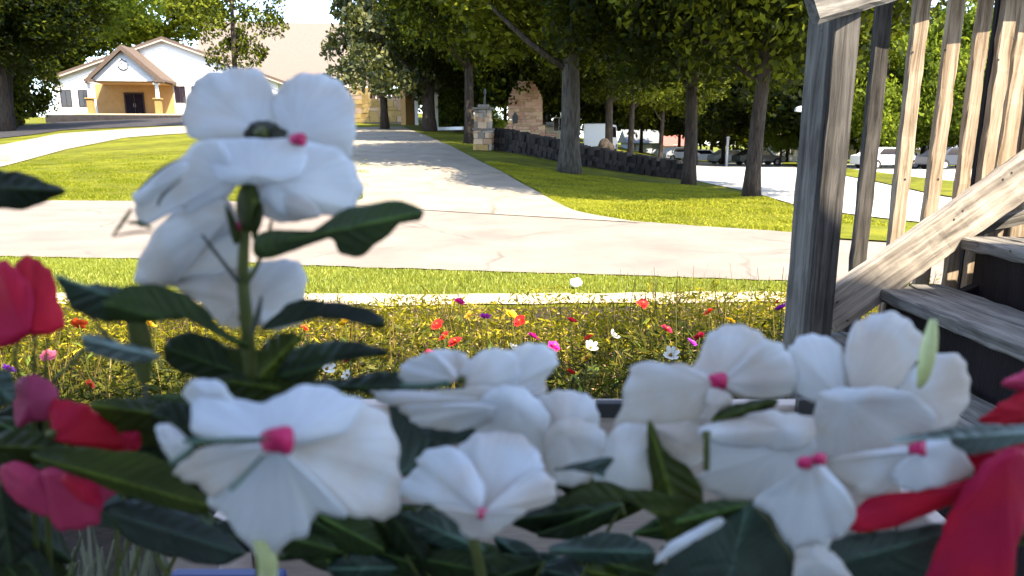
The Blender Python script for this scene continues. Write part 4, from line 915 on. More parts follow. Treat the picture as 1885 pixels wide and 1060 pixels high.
# ------------------------------------------------------------------ big flowering plants close to the camera
def spline(P, n, closed=True):
    P = [np.array(p, float) for p in P]; k = len(P); out = []
    seg = k if closed else k - 1
    for i in range(n):
        t = i / n * seg if closed else i / (n - 1) * seg * .99999
        j = int(t); f = t - j
        g = (lambda q: P[q % k]) if closed else (lambda q: P[min(max(q, 0), k - 1)])
        p0, p1, p2, p3 = g(j - 1), g(j), g(j + 1), g(j + 2)
        out.append(.5 * (2 * p1 + (p2 - p0) * f + (2 * p0 - 5 * p1 + 4 * p2 - p3) * f * f + (3 * p1 - p0 - 3 * p2 + p3) * f ** 3))
    return np.array(out)
def sheet(name, pts, d, m_, parent, root=None, org=None, g=(0, 0), bulge=.004, rip=.0009, n=64, rings=9, axis=None, fold=0, thick=.0003, seed=0):
    """a petal or leaf blade: its outline at its own distance d (m), tilted by g (m per 100 px), cupped, rippled or folded along an axis"""
    rs = random.Random(hash((name, pts[0], len(pts))) & 0xffff if False else int(pts[0][0] * 7 + pts[0][1] * 13 + len(pts)))
    O = spline(pts, n); c = np.array(root if root else O.mean(0), float)
    # thin petals wobble at their rim
    ph1, ph2, ph3 = rs.uniform(0, 6), rs.uniform(0, 6), rs.uniform(0, 6)
    ext = np.abs(O - c).max()
    vs = []; uvs = []
    for r_ in range(rings + 1):
        t = r_ / rings
        for i in range(n if r_ else 1):
            p = c + (O[i] - c) * t
            if t > .85: p = p + (O[i] - c) / (np.linalg.norm(O[i] - c) + 1e-6) * ext * (.014 * math.sin(i * 1.1 + ph3) + .016 * math.sin(i * .47 + ph1))
            th = 2 * PI * i / n
            dd = d + g[0] * (p[0] - c[0]) / 100 + g[1] * (p[1] - c[1]) / 100 + bulge * t * t
            dd += rip * t * (math.sin(3 * th + ph1) + .45 * math.sin(7 * th + ph2) * t * t) + rip * 1.2 * math.sin(p[0] / 37 + ph2) * math.sin(p[1] / 31 + ph3)
            if axis:
                a, b = np.array(axis[0], float), np.array(axis[1], float); ab = b - a; L = np.linalg.norm(ab); u_ = ab / L
                s = abs((p - a)[0] * u_[1] - (p - a)[1] * u_[0]); al = (p - a) @ u_
                dd += fold * s / 100 - .0008 * math.exp(-(s / 5) ** 2) + .0005 * math.sin(al * .22 - s * .25)
                uvs.append((s / 50, al / 50))
            vs.append(atd(p[0], p[1], dd) - org)
    fs = [(0, 1 + (i + 1) % n, 1 + i) for i in range(n)]
    for r_ in range(rings - 1):
        b0, b1 = 1 + r_ * n, 1 + (r_ + 1) * n
        fs += [(b0 + i, b0 + (i + 1) % n, b1 + (i + 1) % n, b1 + i) for i in range(n)]
    mb = MB(); mb.add(vs, fs); o = mb.build(name, M[m_], parent, smooth=True)
    uv = o.data.uv_layers.new(name='UVMap'); li = np.empty(len(o.data.loops), dtype=np.int32); o.data.loops.foreach_get('vertex_index', li)
    k_ = np.maximum(li - 1, 0); an = (k_ % n) / n; an = np.abs(an - .5) * 2; tt = np.where(li == 0, 0, k_ // n + 1) / rings
    if axis: UVv = np.array(uvs, np.float32)[li]
    else: UVv = np.stack([an, tt], 1)
    uv.data.foreach_set('uv', UVv.astype(np.float32).ravel())
    s = o.modifiers.new('thickness', 'SOLIDIFY'); s.thickness = thick; s.offset = 0
    return o
def stem(name, pts, parent, org, m_='stem', n=14):
    """pts: (px, py, distance, width px)"""
    S = spline(pts, n, closed=False)
    mb = MB(); mb.tube([atd(s[0], s[1], s[2]) - org for s in S], [s[3] / 2 * s[2] / 1300 for s in S], 10)
    return mb.build(name, M[m_], parent, smooth=True)
def plant(px, dist, label, cat='flowering plant', group='flowering plants in the planter', zb=.79):
    p = atd(px, 700, dist); p.z = zb
    return empty('flowering_plant', p, 0, label, cat, group), p.copy()
def flower(parent, org, eye, d, petals, eyes=10, mt='petal_white', visible=True):
    """flower part = its eye; petals = sub-parts. petals: (outline, distance, root, tilt, bulge[, material])"""
    ex, ey = eye
    if visible: o_ = spline([(ex - eyes, ey - eyes * .7), (ex + eyes * .3, ey - eyes * .9), (ex + eyes, ey - eyes * .5), (ex + eyes * .9, ey + eyes * .8), (ex, ey + eyes), (ex - eyes, ey + eyes * .4)], 20)
    fl = sheet('flower', [(ex - eyes, ey - eyes * .5), (ex + eyes * .1, ey - eyes * .9), (ex + eyes, ey - eyes * .8), (ex + eyes * .9, ey + eyes * .7), (ex, ey + eyes * .6), (ex - eyes * .9, ey + eyes * .5)], d, 'eye' if visible else 'stem', parent, org=org, bulge=.004, n=24, rings=4, thick=.0015)
    for P in petals:
        sheet('petal', P[0], P[1], P[5] if len(P) > 5 else mt, fl, root=P[2], org=org, g=P[3], bulge=P[4])
    return fl

# A: the tall plant on the left
A_, o_ = plant(455, .25, 'tallest white flowering plant with stacked blooms on one thick green stem')
stem('stem', [(480, 760, .262, 40), (462, 680, .256, 26), (455, 600, .25, 24), (448, 520, .248, 22), (450, 440, .247, 20), (456, 370, .247, 19), (457, 325, .247, 12)], A_, o_)
stem('stem', [(480, 760, .262, 40), (486, 900, .28, 36), (488, 1070, .30, 34)], A_, o_)
stem('side_stem', [(372, 432, .2435, 5), (395, 462, .244, 7), (418, 492, .2445, 7), (440, 520, .2455, 9)], A_, o_, 'stem_dark')
stem('side_stem', [(500, 405, .244, 6), (490, 450, .2445, 8), (472, 490, .245, 9), (455, 520, .246, 9)], A_, o_)
stem('side_stem', [(482, 545, .243, 4), (474, 580, .2435, 12), (464, 615, .245, 10)], A_, o_, 'stem_dark')
for pts in ([(440, 350), (452, 330), (462, 322), (470, 340), (478, 370), (470, 420), (450, 425), (436, 390)], [(415, 378), (430, 400), (440, 430), (434, 450), (422, 420)], [(480, 372), (484, 396), (474, 430), (464, 440), (466, 400)]):
    sheet('calyx', pts, .2425, 'leaf_olive', A_, org=o_, bulge=.003, n=24, rings=4)
flower(A_, o_, (548, 259), .2475, [
    ([(347, 250), (338, 220), (342, 185), (352, 158), (372, 140), (402, 130), (440, 124), (478, 132), (500, 158), (515, 200), (505, 245), (470, 262), (410, 262)], .272, (470, 235), (.003, -.006), .004),
    ([(500, 200), (512, 168), (524, 150), (548, 138), (580, 136), (606, 138), (632, 158), (652, 192), (656, 235), (648, 275), (640, 292), (600, 278), (560, 266), (520, 258)], .268, (548, 245), (.002, -.007), .004)], 12)
flower(A_, o_, (480, 246), .262, [
    ([(450, 252), (462, 228), (490, 222), (520, 236), (535, 250), (500, 262)], .2665, None, (0, .002), .002, 'stem_dark')], 10, visible=False)
flower(A_, o_, (455, 345), .246, [
    ([(398, 262), (450, 254), (520, 256), (556, 262), (566, 290), (550, 326), (520, 338), (470, 336), (430, 342), (400, 330), (385, 295)], .240, (470, 320), (.0, -.012), .004),
    ([(540, 262), (590, 264), (630, 282), (655, 305), (667, 345), (652, 378), (632, 396), (590, 396), (545, 404), (505, 392), (478, 350), (500, 330), (540, 320)], .245, (500, 340), (.010, -.004), .005),
    ([(400, 258), (360, 266), (318, 298), (270, 345), (252, 362), (248, 395), (262, 416), (300, 400), (330, 382), (356, 402), (385, 392), (420, 362), (440, 330), (430, 290)], .244, (425, 325), (-.006, .004), .004),
    ([(344, 298), (310, 306), (282, 322), (252, 352), (244, 362), (254, 380), (276, 372), (304, 346), (338, 320)], .236, None, (-.004, .002), .003),
    ([(470, 338), (520, 345), (560, 360), (590, 395), (545, 408), (500, 405), (478, 390), (462, 360)], .2455, (480, 360), (0, .006), .003)], 8, visible=False)
flower(A_, o_, (437, 420), .2465, [
    ([(396, 350), (425, 372), (440, 410), (420, 436), (380, 452), (345, 490), (322, 525), (300, 530), (262, 524), (248, 505), (258, 470), (284, 430), (308, 400), (345, 372)], .249, (420, 400), (-.004, .003), .004),
    ([(372, 408), (402, 392), (440, 400), (452, 440), (446, 490), (400, 512), (350, 520), (305, 516), (304, 490), (330, 440)], .253, (440, 420), (.0, .006), .004)], 10, visible=True)
flower(A_, o_, (450, 585), .249, [
    ([(318, 520), (352, 506), (392, 496), (430, 490), (450, 520), (450, 590), (430, 604), (408, 598), (384, 572), (345, 542)], .2565, (446, 560), (.0, -.004), .003),
    ([(452, 500), (480, 486), (522, 476), (548, 482), (564, 512), (560, 548), (545, 572), (520, 590), (492, 602), (466, 592), (450, 560)], .2545, (456, 575), (.002, -.005), .003),
    ([(500, 585), (520, 575), (552, 566), (572, 574), (560, 592), (520, 606), (488, 606)], .2585, None, (0, 0), .002)], 8, visible=False)
# narrow sepals at the left
stem('sepal', [(207, 434, .242, 3), (225, 410, .242, 8), (242, 384, .242, 5)], A_, o_, 'leaf_dark')
stem('sepal', [(207, 435, .242, 3), (245, 428, .242, 5), (278, 427, .242, 4)], A_, o_, 'leaf_dark')
stem('sepal', [(236, 410, .243, 5), (256, 410, .243, 9), (279, 420, .243, 5)], A_, o_, 'leaf_dark')
stem('sepal', [(334, 330, .2335, 2), (302, 356, .2335, 6), (290, 378, .235, 4)], A_, o_, 'stem_dark')
stem('sepal', [(330, 292, .234, 2), (292, 314, .234, 5), (254, 350, .234, 3)], A_, o_, 'stem_dark')
AL = [([(466, 440), (500, 422), (560, 432), (598, 410), (650, 380), (700, 371), (745, 371), (774, 388), (780, 400), (768, 406), (752, 396), (740, 408), (715, 434), (690, 456), (656, 471), (630, 466), (612, 446), (590, 438), (545, 455), (505, 474), (470, 474)], .240, 'leaf_dark', ((470, 455), (770, 392)), .006, (.002, -.004)),
      ([(455, 632), (420, 612), (396, 590), (362, 556), (320, 530), (270, 524), (225, 530), (190, 552), (200, 586), (250, 594), (320, 588), (370, 580), (412, 606), (444, 640)], .240, 'leaf_dark', ((450, 630), (200, 560)), .008, (.003, .004)),
      ([(235, 532), (190, 524), (150, 522), (104, 507), (118, 540), (138, 572), (180, 588), (225, 592), (240, 560)], .238, 'leaf_teal', ((240, 560), (104, 508)), .010, (.002, .006)),
      ([(476, 612), (500, 584), (530, 560), (560, 552), (612, 553), (656, 562), (690, 574), (711, 590), (704, 604), (686, 602), (664, 590), (610, 588), (560, 576), (520, 582), (494, 600)], .238, 'leaf_dark', ((480, 608), (708, 594)), .010, (-.002, -.004)),
      ([(150, 618), (175, 616), (215, 628), (262, 640), (292, 652), (284, 664), (240, 666), (196, 660), (160, 644)], .232, 'leaf_gray', ((292, 656), (150, 622)), .006, (.002, .003)),
      ([(300, 640), (330, 612), (380, 618), (430, 640), (470, 668), (492, 710), (470, 728), (430, 722), (390, 700), (345, 690), (310, 670)], .262, 'leaf_dark', ((480, 700), (305, 640)), .008, (0, .004)),
      ([(360, 660), (420, 640), (470, 640), (520, 650), (560, 640), (600, 660), (580, 700), (540, 720), (500, 740), (450, 738), (400, 715)], .258, 'leaf_olive', ((480, 735), (470, 640)), .01, (0, .003)),
      ([(500, 690), (530, 650), (580, 630), (640, 628), (700, 640), (716, 654), (660, 660), (600, 672), (550, 700)], .256, 'leaf_dark', ((500, 695), (715, 648)), .012, (0, -.004)),
      ([(555, 706), (600, 700), (660, 694), (720, 690), (738, 712), (724, 740), (690, 728), (640, 720), (590, 716)], .258, 'leaf_dark', ((555, 710), (738, 715)), .012, (0, -.003)),
      ([(480, 645), (500, 620), (540, 612), (556, 626), (530, 650), (505, 690), (480, 700)], .25, 'leaf_olive', ((480, 690), (550, 618)), .01, (0, 0)),
      ([(402, 700), (420, 690), (450, 690), (490, 700), (516, 712), (480, 745), (440, 740)], .252, 'leaf_olive', ((515, 715), (402, 700)), .01, (0, 0)),
      ([(168, 742), (230, 735), (300, 742), (345, 745), (352, 775), (320, 805), (270, 800), (210, 782)], .268, 'leaf_olive', ((350, 770), (168, 745)), .01, (0, .002)),
      ([(280, 762), (310, 740), (345, 745), (362, 770), (372, 806), (330, 818), (300, 800)], .265, 'leaf_dark', ((370, 800), (280, 762)), .01, (0, .002))]
for (pts, d, m_, ax, fo, g_) in AL: sheet('leaf', pts, d, m_, A_, org=o_, axis=ax, fold=fo, g=g_, bulge=.001, rip=.0006, n=72)
stem('leaf_stalk', [(250, 590, .243, 34), (262, 640, .246, 38), (265, 700, .25, 22)], A_, o_)
stem('leaf_stalk', [(150, 560, .246, 5), (190, 610, .247, 7), (225, 650, .248, 8), (262, 700, .25, 8), (272, 745, .252, 9)], A_, o_, 'stem_dark')

# B: the big lower white flower
B_, o_ = plant(500, .24, 'plant bearing the biggest white flower, with a bright pink eye and two dark slits')
flower(B_, o_, (510, 813), .190, [
    ([(512, 818), (440, 806), (366, 804), (353, 785), (355, 752), (368, 726), (400, 728), (440, 738), (486, 740), (518, 724), (556, 712), (596, 711), (640, 726), (668, 742), (640, 790), (570, 818)], .196, (505, 812), (.002, -.010), .005),
    ([(514, 816), (560, 790), (620, 735), (652, 732), (700, 752), (722, 792), (736, 850), (739, 890), (730, 936), (712, 957), (680, 954), (630, 940), (586, 895), (545, 850)], .1985, (515, 818), (.010, -.001), .006),
    ([(512, 824), (548, 852), (590, 892), (640, 945), (612, 950), (584, 946), (572, 960), (562, 984), (530, 1002), (505, 1018), (484, 1024), (458, 1006), (430, 976), (402, 940), (384, 916), (420, 902), (462, 866), (490, 838)], .194, (510, 824), (.0, .009), .005),
    ([(506, 822), (450, 814), (380, 822), (346, 844), (318, 866), (336, 880), (366, 894), (388, 916), (424, 900), (462, 866), (490, 840)], .1915, (506, 822), (-.006, .004), .004),
    ([(338, 728), (342, 712), (356, 700), (384, 698), (410, 706), (426, 728), (440, 750), (400, 760), (360, 750)], .206, None, (0, 0), .003),
    ([(288, 786), (300, 780), (322, 786), (344, 806), (352, 824), (340, 840), (322, 850), (306, 832), (292, 808)], .199, None, (0, 0), .003)], 26)
stem('flower_slit', [(340, 812, .186, 10), (392, 811, .1855, 8), (440, 809, .1855, 9), (488, 808, .186, 7)], B_, o_, 'leaf_teal')
stem('flower_slit', [(484, 836, .186, 6), (462, 862, .186, 7), (442, 884, .186, 8), (424, 900, .186, 10)], B_, o_, 'leaf_teal')
stem('flower_slit', [(362, 812, .1865, 4), (345, 832, .187, 12), (318, 852, .188, 14)], B_, o_, 'leaf_teal')
stem('stem', [(480, 990, .215, 30), (492, 1030, .22, 34), (494, 1080, .23, 34), (494, 1300, .26, 34)], B_, o_, 'bud')

# C: centre cluster
C_, o_ = plant(900, .27, 'white flowering plant in the centre with a dense heap of overlapping petals')
flower(C_, o_, (850, 700), .262, [
    ([(734, 690), (742, 672), (764, 656), (796, 650), (822, 664), (842, 690), (828, 704), (790, 706), (752, 706)], .262, (840, 700), (-.004, -.002), .003),
    ([(790, 652), (808, 644), (838, 645), (862, 658), (872, 690), (860, 706), (838, 700)], .266, (850, 700), (-.002, -.005), .003),
    ([(846, 690), (868, 660), (896, 644), (930, 642), (950, 658), (960, 690), (940, 722), (900, 730), (862, 718)], .263, (860, 710), (.002, -.004), .003),
    ([(910, 720), (926, 668), (950, 640), (978, 631), (1002, 634), (1020, 650), (1029, 668), (1014, 684), (1004, 700), (996, 718), (965, 738), (930, 738)], .266, (915, 722), (.004, -.003), .004),
    ([(940, 735), (960, 715), (1000, 705), (1004, 722), (990, 738), (965, 744)], .269, None, (0, 0), .003)], 6, visible=False)
flower(C_, o_, (960, 745), .252, [
    ([(682, 724), (700, 718), (760, 719), (830, 717), (900, 712), (950, 722), (975, 745), (930, 756), (860, 752), (780, 752), (745, 748), (712, 744)], .250, (960, 742), (-.002, -.003), .002),
    ([(736, 748), (800, 744), (880, 742), (920, 752), (900, 780), (860, 790), (812, 791), (776, 784), (752, 770)], .247, (900, 750), (-.002, .005), .004),
    ([(900, 720), (950, 712), (990, 735), (1010, 770), (1005, 820), (980, 850), (930, 842), (890, 810), (872, 778)], .2475, (950, 750), (.001, .006), .005)], 6, visible=False)
flower(C_, o_, (1048, 800), .254, [
    ([(982, 742), (1004, 724), (1040, 719), (1076, 724), (1094, 742), (1104, 770), (1090, 800), (1050, 806), (1005, 790)], .256, (1045, 800), (.0, -.006), .004),
    ([(1010, 790), (1040, 772), (1080, 778), (1110, 792), (1113, 822), (1100, 860), (1080, 886), (1050, 896), (1020, 880), (1000, 840)], .2465, (1040, 800), (.003, .005), .004)], 6, visible=False)
flower(C_, o_, (885, 948), .2155, [
    ([(884, 944), (840, 935), (796, 926), (758, 922), (737, 906), (734, 888), (752, 874), (770, 860), (768, 842), (786, 828), (820, 824), (852, 832), (880, 870), (892, 910)], .222, (880, 940), (-.006, -.004), .005),
    ([(880, 940), (840, 880), (836, 838), (858, 812), (892, 794), (940, 796), (976, 815), (1000, 848), (990, 880), (950, 910), (910, 935)], .2255, (885, 940), (.0, -.009), .005),
    ([(890, 944), (930, 905), (975, 872), (1000, 868), (1020, 888), (1026, 912), (1010, 928), (980, 938), (950, 950), (920, 952)], .2195, (888, 944), (.006, -.003), .004),
    ([(884, 944), (930, 940), (964, 942), (944, 962), (920, 976), (900, 990), (872, 990), (850, 978), (836, 956), (800, 932), (840, 934)], .2155, (885, 944), (.0, .008), .003)], 9)
stem('sepal', [(738, 711, .2455, 14), (780, 711, .2455, 12), (828, 704, .246, 10)], C_, o_, 'leaf_teal')
stem('stem', [(870, 990, .27, 20), (890, 1100, .28, 22), (880, 1300, .30, 22)], C_, o_)
for (pts, d, m_, ax, fo) in [
    ([(716, 748), (740, 752), (770, 785), (830, 792), (884, 784), (872, 808), (820, 822), (790, 836), (768, 858), (742, 876), (728, 840)], .258, 'leaf_teal', ((740, 870), (870, 790)), .008),
    ([(1128, 842), (1116, 864), (1112, 880), (1098, 872), (1030, 862), (1022, 866), (1060, 852)], .2385, 'leaf_teal', ((1025, 864), (1112, 878)), .006),
    ([(640, 700), (700, 684), (760, 690), (800, 706), (740, 722), (690, 724)], .272, 'leaf_dark', ((800, 706), (640, 704)), .01)]:
    sheet('leaf', pts, d, m_, C_, org=o_, axis=ax, fold=fo, bulge=.001, rip=.0006, n=48)

# D: right cluster
D_, o_ = plant(1450, .27, 'white flowering plant with the widest spread, reaching under the wooden stair')
flower(D_, o_, (1320, 703), .262, [
    ([(1294, 642), (1302, 616), (1326, 602), (1356, 598), (1388, 604), (1408, 622), (1424, 650), (1410, 700), (1360, 716), (1316, 708), (1282, 690), (1276, 672)], .268, (1322, 702), (.002, -.006), .004),
    ([(1390, 640), (1420, 628), (1450, 644), (1470, 676), (1476, 710), (1440, 728), (1390, 734), (1340, 724), (1326, 706)], .264, (1330, 706), (.004, -.001), .004),
    ([(1152, 704), (1162, 680), (1184, 666), (1222, 668), (1262, 672), (1300, 690), (1322, 712), (1318, 748), (1296, 775), (1250, 792), (1200, 790), (1150, 800), (1128, 790), (1146, 748)], .262, (1310, 705), (-.003, .0), .004),
    ([(1306, 716), (1338, 722), (1348, 740), (1330, 764), (1310, 782), (1290, 778), (1298, 745)], .2575, None, (0, .002), .003)], 15)
flower(D_, o_, (1200, 830), .258, [
    ([(1130, 788), (1170, 780), (1200, 790), (1212, 830), (1206, 880), (1180, 900), (1140, 900), (1100, 892), (1094, 868), (1108, 830)], .2595, None, (.002, .002), .004),
    ([(1200, 786), (1240, 780), (1290, 776), (1310, 800), (1300, 840), (1262, 862), (1230, 850), (1208, 820)], .2595, None, (0, .003), .004)], 6, visible=False)
flower(D_, o_, (1560, 735), .262, [
    ([(1448, 650), (1460, 630), (1484, 617), (1512, 616), (1540, 632), (1556, 656), (1580, 700), (1570, 735), (1520, 744), (1474, 728), (1452, 700)], .2655, (1550, 735), (-.002, -.005), .004),
    ([(1554, 662), (1562, 620), (1574, 596), (1600, 580), (1630, 575), (1662, 582), (1686, 600), (1698, 628), (1690, 660), (1664, 700), (1630, 728), (1590, 738), (1568, 715)], .2615, (1570, 735), (.002, -.007), .005),
    ([(1650, 735), (1662, 700), (1690, 672), (1725, 650), (1762, 654), (1780, 672), (1784, 706), (1778, 750), (1752, 786), (1712, 800), (1676, 780)], .2685, (1650, 745), (.004, -.002), .004),
    ([(1500, 742), (1520, 720), (1570, 712), (1640, 716), (1700, 736), (1724, 776), (1690, 812), (1640, 838), (1580, 846), (1520, 848), (1498, 820)], .2565, (1560, 740), (.001, .006), .004)], 6, visible=False)
flower(D_, o_, (1300, 800), .252, [
    ([(1282, 798), (1310, 780), (1352, 768), (1400, 758), (1440, 758), (1478, 764), (1500, 780), (1496, 812), (1450, 826), (1400, 824), (1340, 820)], .2515, (1440, 790), (.0, -.004), .003),
    ([(1300, 800), (1350, 800), (1400, 818), (1450, 816), (1498, 808), (1500, 842), (1484, 872), (1450, 905), (1416, 918), (1372, 922), (1320, 912), (1288, 900), (1282, 882), (1300, 858)], .253, (1440, 830), (-.002, .005), .004)], 6, visible=False)
flower(D_, o_, (1691, 829), .232, [
    ([(1694, 836), (1706, 812), (1734, 804), (1768, 806), (1776, 830), (1793, 866), (1770, 882), (1730, 896), (1690, 902), (1660, 898), (1640, 880), (1660, 850)], .2335, (1690, 832), (.005, .003), .003),
    ([(1690, 828), (1660, 822), (1600, 830), (1560, 838), (1524, 848), (1520, 868), (1550, 890), (1580, 910), (1620, 908), (1650, 890), (1680, 850)], .238, (1688, 832), (-.004, .003), .003)], 14)
flower(D_, o_, (1481, 853), .221, [
    ([(1494, 850), (1520, 862), (1556, 900), (1574, 930), (1566, 965), (1546, 988), (1530, 1000), (1514, 1030), (1494, 1048), (1476, 1046), (1462, 1020), (1444, 984), (1414, 946), (1384, 926), (1410, 908), (1440, 900), (1470, 870)], .224, (1492, 855), (.0, .006), .005)], 10)
flower(D_, o_, (1508, 846), .2225, [
    ([(1466, 1010), (1500, 1002), (1524, 1010), (1550, 1036), (1566, 1075), (1470, 1075), (1462, 1040)], .232, None, (0, 0), .003),
    ([(1205, 1035), (1226, 1006), (1270, 978), (1318, 956), (1334, 958), (1318, 974), (1270, 1000), (1226, 1028)], .23, None, (0, 0), .002)], 9)
stem('bud', [(1718, 588, .252, 12), (1714, 616, .252, 22), (1708, 650, .252, 28), (1700, 690, .252, 22), (1692, 712, .254, 10)], D_, o_, 'bud')
stem('filament', [(1301, 800, .2475, 10), (1301, 830, .2475, 12), (1300, 866, .2475, 12)], D_, o_, 'stem')
stem('stem', [(1210, 830, .262, 10), (1230, 900, .268, 18), (1240, 1000, .28, 22), (1240, 1300, .3, 22)], D_, o_, 'stem')
stem('stem', [(1500, 1020, .25, 14), (1498, 1300, .30, 20)], D_, o_, 'stem')
for (pts, d, m_, ax, fo, g_) in [
    ([(1194, 776), (1206, 790), (1224, 826), (1262, 858), (1288, 890), (1296, 930), (1270, 960), (1236, 996), (1214, 960), (1200, 900), (1192, 840)], .252, 'leaf_olive', ((1194, 778), (1260, 990)), .008, (0, 0)),
    ([(1024, 930), (1050, 906), (1080, 892), (1110, 884), (1150, 896), (1200, 904), (1250, 915), (1290, 935), (1280, 970), (1240, 966), (1200, 938), (1150, 922), (1100, 920), (1050, 928)], .246, 'leaf_olive', ((1290, 950), (1026, 930)), .008, (.002, 0)),
    ([(1308, 776), (1340, 748), (1380, 738), (1430, 734), (1424, 750), (1390, 764), (1350, 772)], .2565, 'leaf_olive', ((1308, 775), (1430, 736)), .01, (0, 0)),
    ([(1208, 1070), (1230, 1030), (1268, 985), (1320, 962), (1376, 930), (1412, 952), (1446, 1000), (1466, 1070), (1400, 1110), (1290, 1110)], .243, 'leaf_teal', ((1330, 1110), (1376, 932)), .012, (0, .004)),
    ([(1284, 930), (1330, 920), (1384, 926), (1340, 944), (1310, 955), (1240, 962)], .2415, 'leaf_dark', ((1384, 928), (1240, 962)), .012, (0, 0)),
    ([(1640, 812), (1690, 798), (1760, 786), (1830, 782), (1900, 784), (1900, 808), (1850, 824), (1800, 838), (1764, 824), (1740, 806), (1690, 808)], .222, 'leaf_gray', ((1900, 795), (1640, 812)), .006, (0, .003)),
    ([(1500, 1020), (1548, 990), (1600, 980), (1680, 972), (1742, 962), (1760, 1000), (1730, 1090), (1600, 1110), (1530, 1080)], .246, 'leaf_teal', ((1520, 1040), (1750, 980)), .01, (0, .003)),
    ([(1010, 1010), (1060, 990), (1110, 980), (1168, 988), (1206, 1016), (1170, 1034), (1110, 1036), (1050, 1028)], .262, 'leaf_teal', ((1010, 1012), (1206, 1016)), .01, (0, 0))]:
    sheet('leaf', pts, d, m_, D_, org=o_, axis=ax, fold=fo, g=g_, bulge=.001, rip=.0006, n=56)

# E: red plant at the left edge, F: red plant at the right edge
E_, o_ = plant(60, .28, 'deep red and pink flowering plant cut by the left edge of the view')
flower(E_, o_, (60, 612), .268, [
    ([(-60, 520), (-20, 486), (10, 482), (36, 500), (60, 540), (64, 600), (30, 630), (-20, 645), (-60, 620)], .262, (40, 610), (-.002, -.004), .005, 'petal_red'),
    ([(28, 486), (52, 473), (78, 482), (98, 510), (108, 550), (118, 592), (102, 612), (60, 616), (44, 580), (34, 530)], .2655, (60, 606), (.003, -.004), .005, 'petal_red')], 6, visible=False)
flower(E_, o_, (95, 800), .262, [
    ([(24, 720), (34, 698), (62, 690), (92, 702), (108, 730), (96, 768), (60, 776), (34, 786), (26, 760)], .268, None, (0, -.002), .004, 'petal_pink'),
    ([(92, 734), (128, 738), (168, 752), (200, 776), (226, 812), (228, 830), (180, 824), (120, 816), (96, 790)], .264, (100, 810), (.002, .0), .005, 'petal_red'),
    ([(222, 800), (240, 794), (258, 798), (256, 826), (232, 834)], .266, None, (0, 0), .003, 'petal_red')], 8, visible=False)
flower(E_, o_, (90, 880), .255, [
    ([(0, 862), (24, 850), (60, 858), (84, 880), (104, 930), (84, 950), (40, 930), (6, 896)], .256, None, (0, 0), .004, 'petal_pink'),
    ([(76, 866), (120, 862), (160, 872), (212, 884), (214, 904), (190, 934), (180, 962), (140, 976), (100, 968), (84, 920)], .253, (90, 880), (.002, .004), .005, 'petal_pink'),
    ([(112, 876), (150, 872), (182, 896), (184, 930), (156, 926), (130, 906)], .2475, None, (0, 0), .003, 'petal_red')], 8, visible=False)
for px0 in (38, 62, 86): stem('stem', [(px0 + 4, 610, .272, 5), (px0 - 6 + R.uniform(-8, 8), 660, .275, 6), (px0 + R.uniform(-8, 8), 720, .28, 8), (px0, 900, .30, 10), (px0 + 10, 1150, .34, 10)], E_, o_, 'stem')
for (pts, d, m_, ax, fo, g_) in [
    ([(-40, 300), (0, 312), (40, 318), (84, 334), (120, 350), (96, 366), (56, 382), (0, 384), (-40, 380)], .25, 'leaf_dark', ((-40, 345), (120, 350)), .008, (0, 0)),
    ([(60, 840), (90, 824), (150, 822), (220, 830), (300, 846), (350, 886), (386, 930), (360, 946), (290, 930), (210, 900), (130, 872)], .245, 'leaf_olive', ((60, 840), (380, 930)), .008, (0, .003)),
    ([(0, 800), (40, 790), (90, 800), (120, 826), (80, 850), (30, 856), (-30, 840)], .262, 'leaf_olive', ((-30, 820), (120, 826)), .008, (0, 0)),
    ([(-30, 905), (20, 900), (50, 940), (60, 1000), (20, 1040), (-30, 1020)], .26, 'leaf_dark', ((0, 900), (20, 1040)), .008, (0, 0)),
    ([(190, 936), (250, 920), (330, 940), (400, 972), (452, 1018), (400, 1040), (320, 1024), (250, 1002)], .262, 'leaf_teal', ((190, 940), (450, 1020)), .01, (0, 0)),
    ([(-20, 690), (10, 680), (26, 700), (24, 740), (-20, 750)], .262, 'leaf_teal', ((-20, 700), (25, 740)), .01, (0, 0))]:
    sheet('leaf', pts, d, m_, E_, org=o_, axis=ax, fold=fo, g=g_, bulge=.001, rip=.0006, n=56)
stem('stem', [(155, 645, .27, 7), (110, 690, .275, 7), (60, 740, .28, 7)], E_, o_)
F_, o_ = plant(1840, .24, 'bright red flowering plant at the lower right, long petals in front of a grey leaf')
flower(F_, o_, (1850, 840), .236, [
    ([(1548, 966), (1572, 940), (1604, 914), (1650, 908), (1700, 903), (1750, 890), (1800, 876), (1840, 880), (1800, 905), (1752, 926), (1700, 950), (1650, 968), (1590, 978)], .2385, (1780, 895), (-.003, .001), .003),
    ([(1892, 826), (1906, 880), (1896, 940), (1872, 1000), (1846, 1100), (1702, 1100), (1708, 1050), (1730, 990), (1756, 930), (1792, 872), (1836, 838)], .226, (1850, 850), (.0, .004), .005),
    ([(1780, 812), (1820, 820), (1870, 806), (1920, 810), (1920, 870), (1860, 880), (1800, 880), (1776, 846)], .2425, None, (0, 0), .003),
    ([(1802, 776), (1824, 756), (1856, 734), (1900, 712), (1920, 740), (1900, 772), (1850, 784)], .245, (1890, 760), (-.002, 0), .003),
    ([(1844, 704), (1870, 690), (1910, 672), (1920, 700), (1900, 722), (1864, 716)], .2475, None, (0, 0), .003, 'petal_pink')], 8, mt='petal_red', visible=False)
stem('stem', [(1850, 850, .25, 12), (1900, 1000, .27, 14), (1900, 1300, .3, 14)], F_, o_)

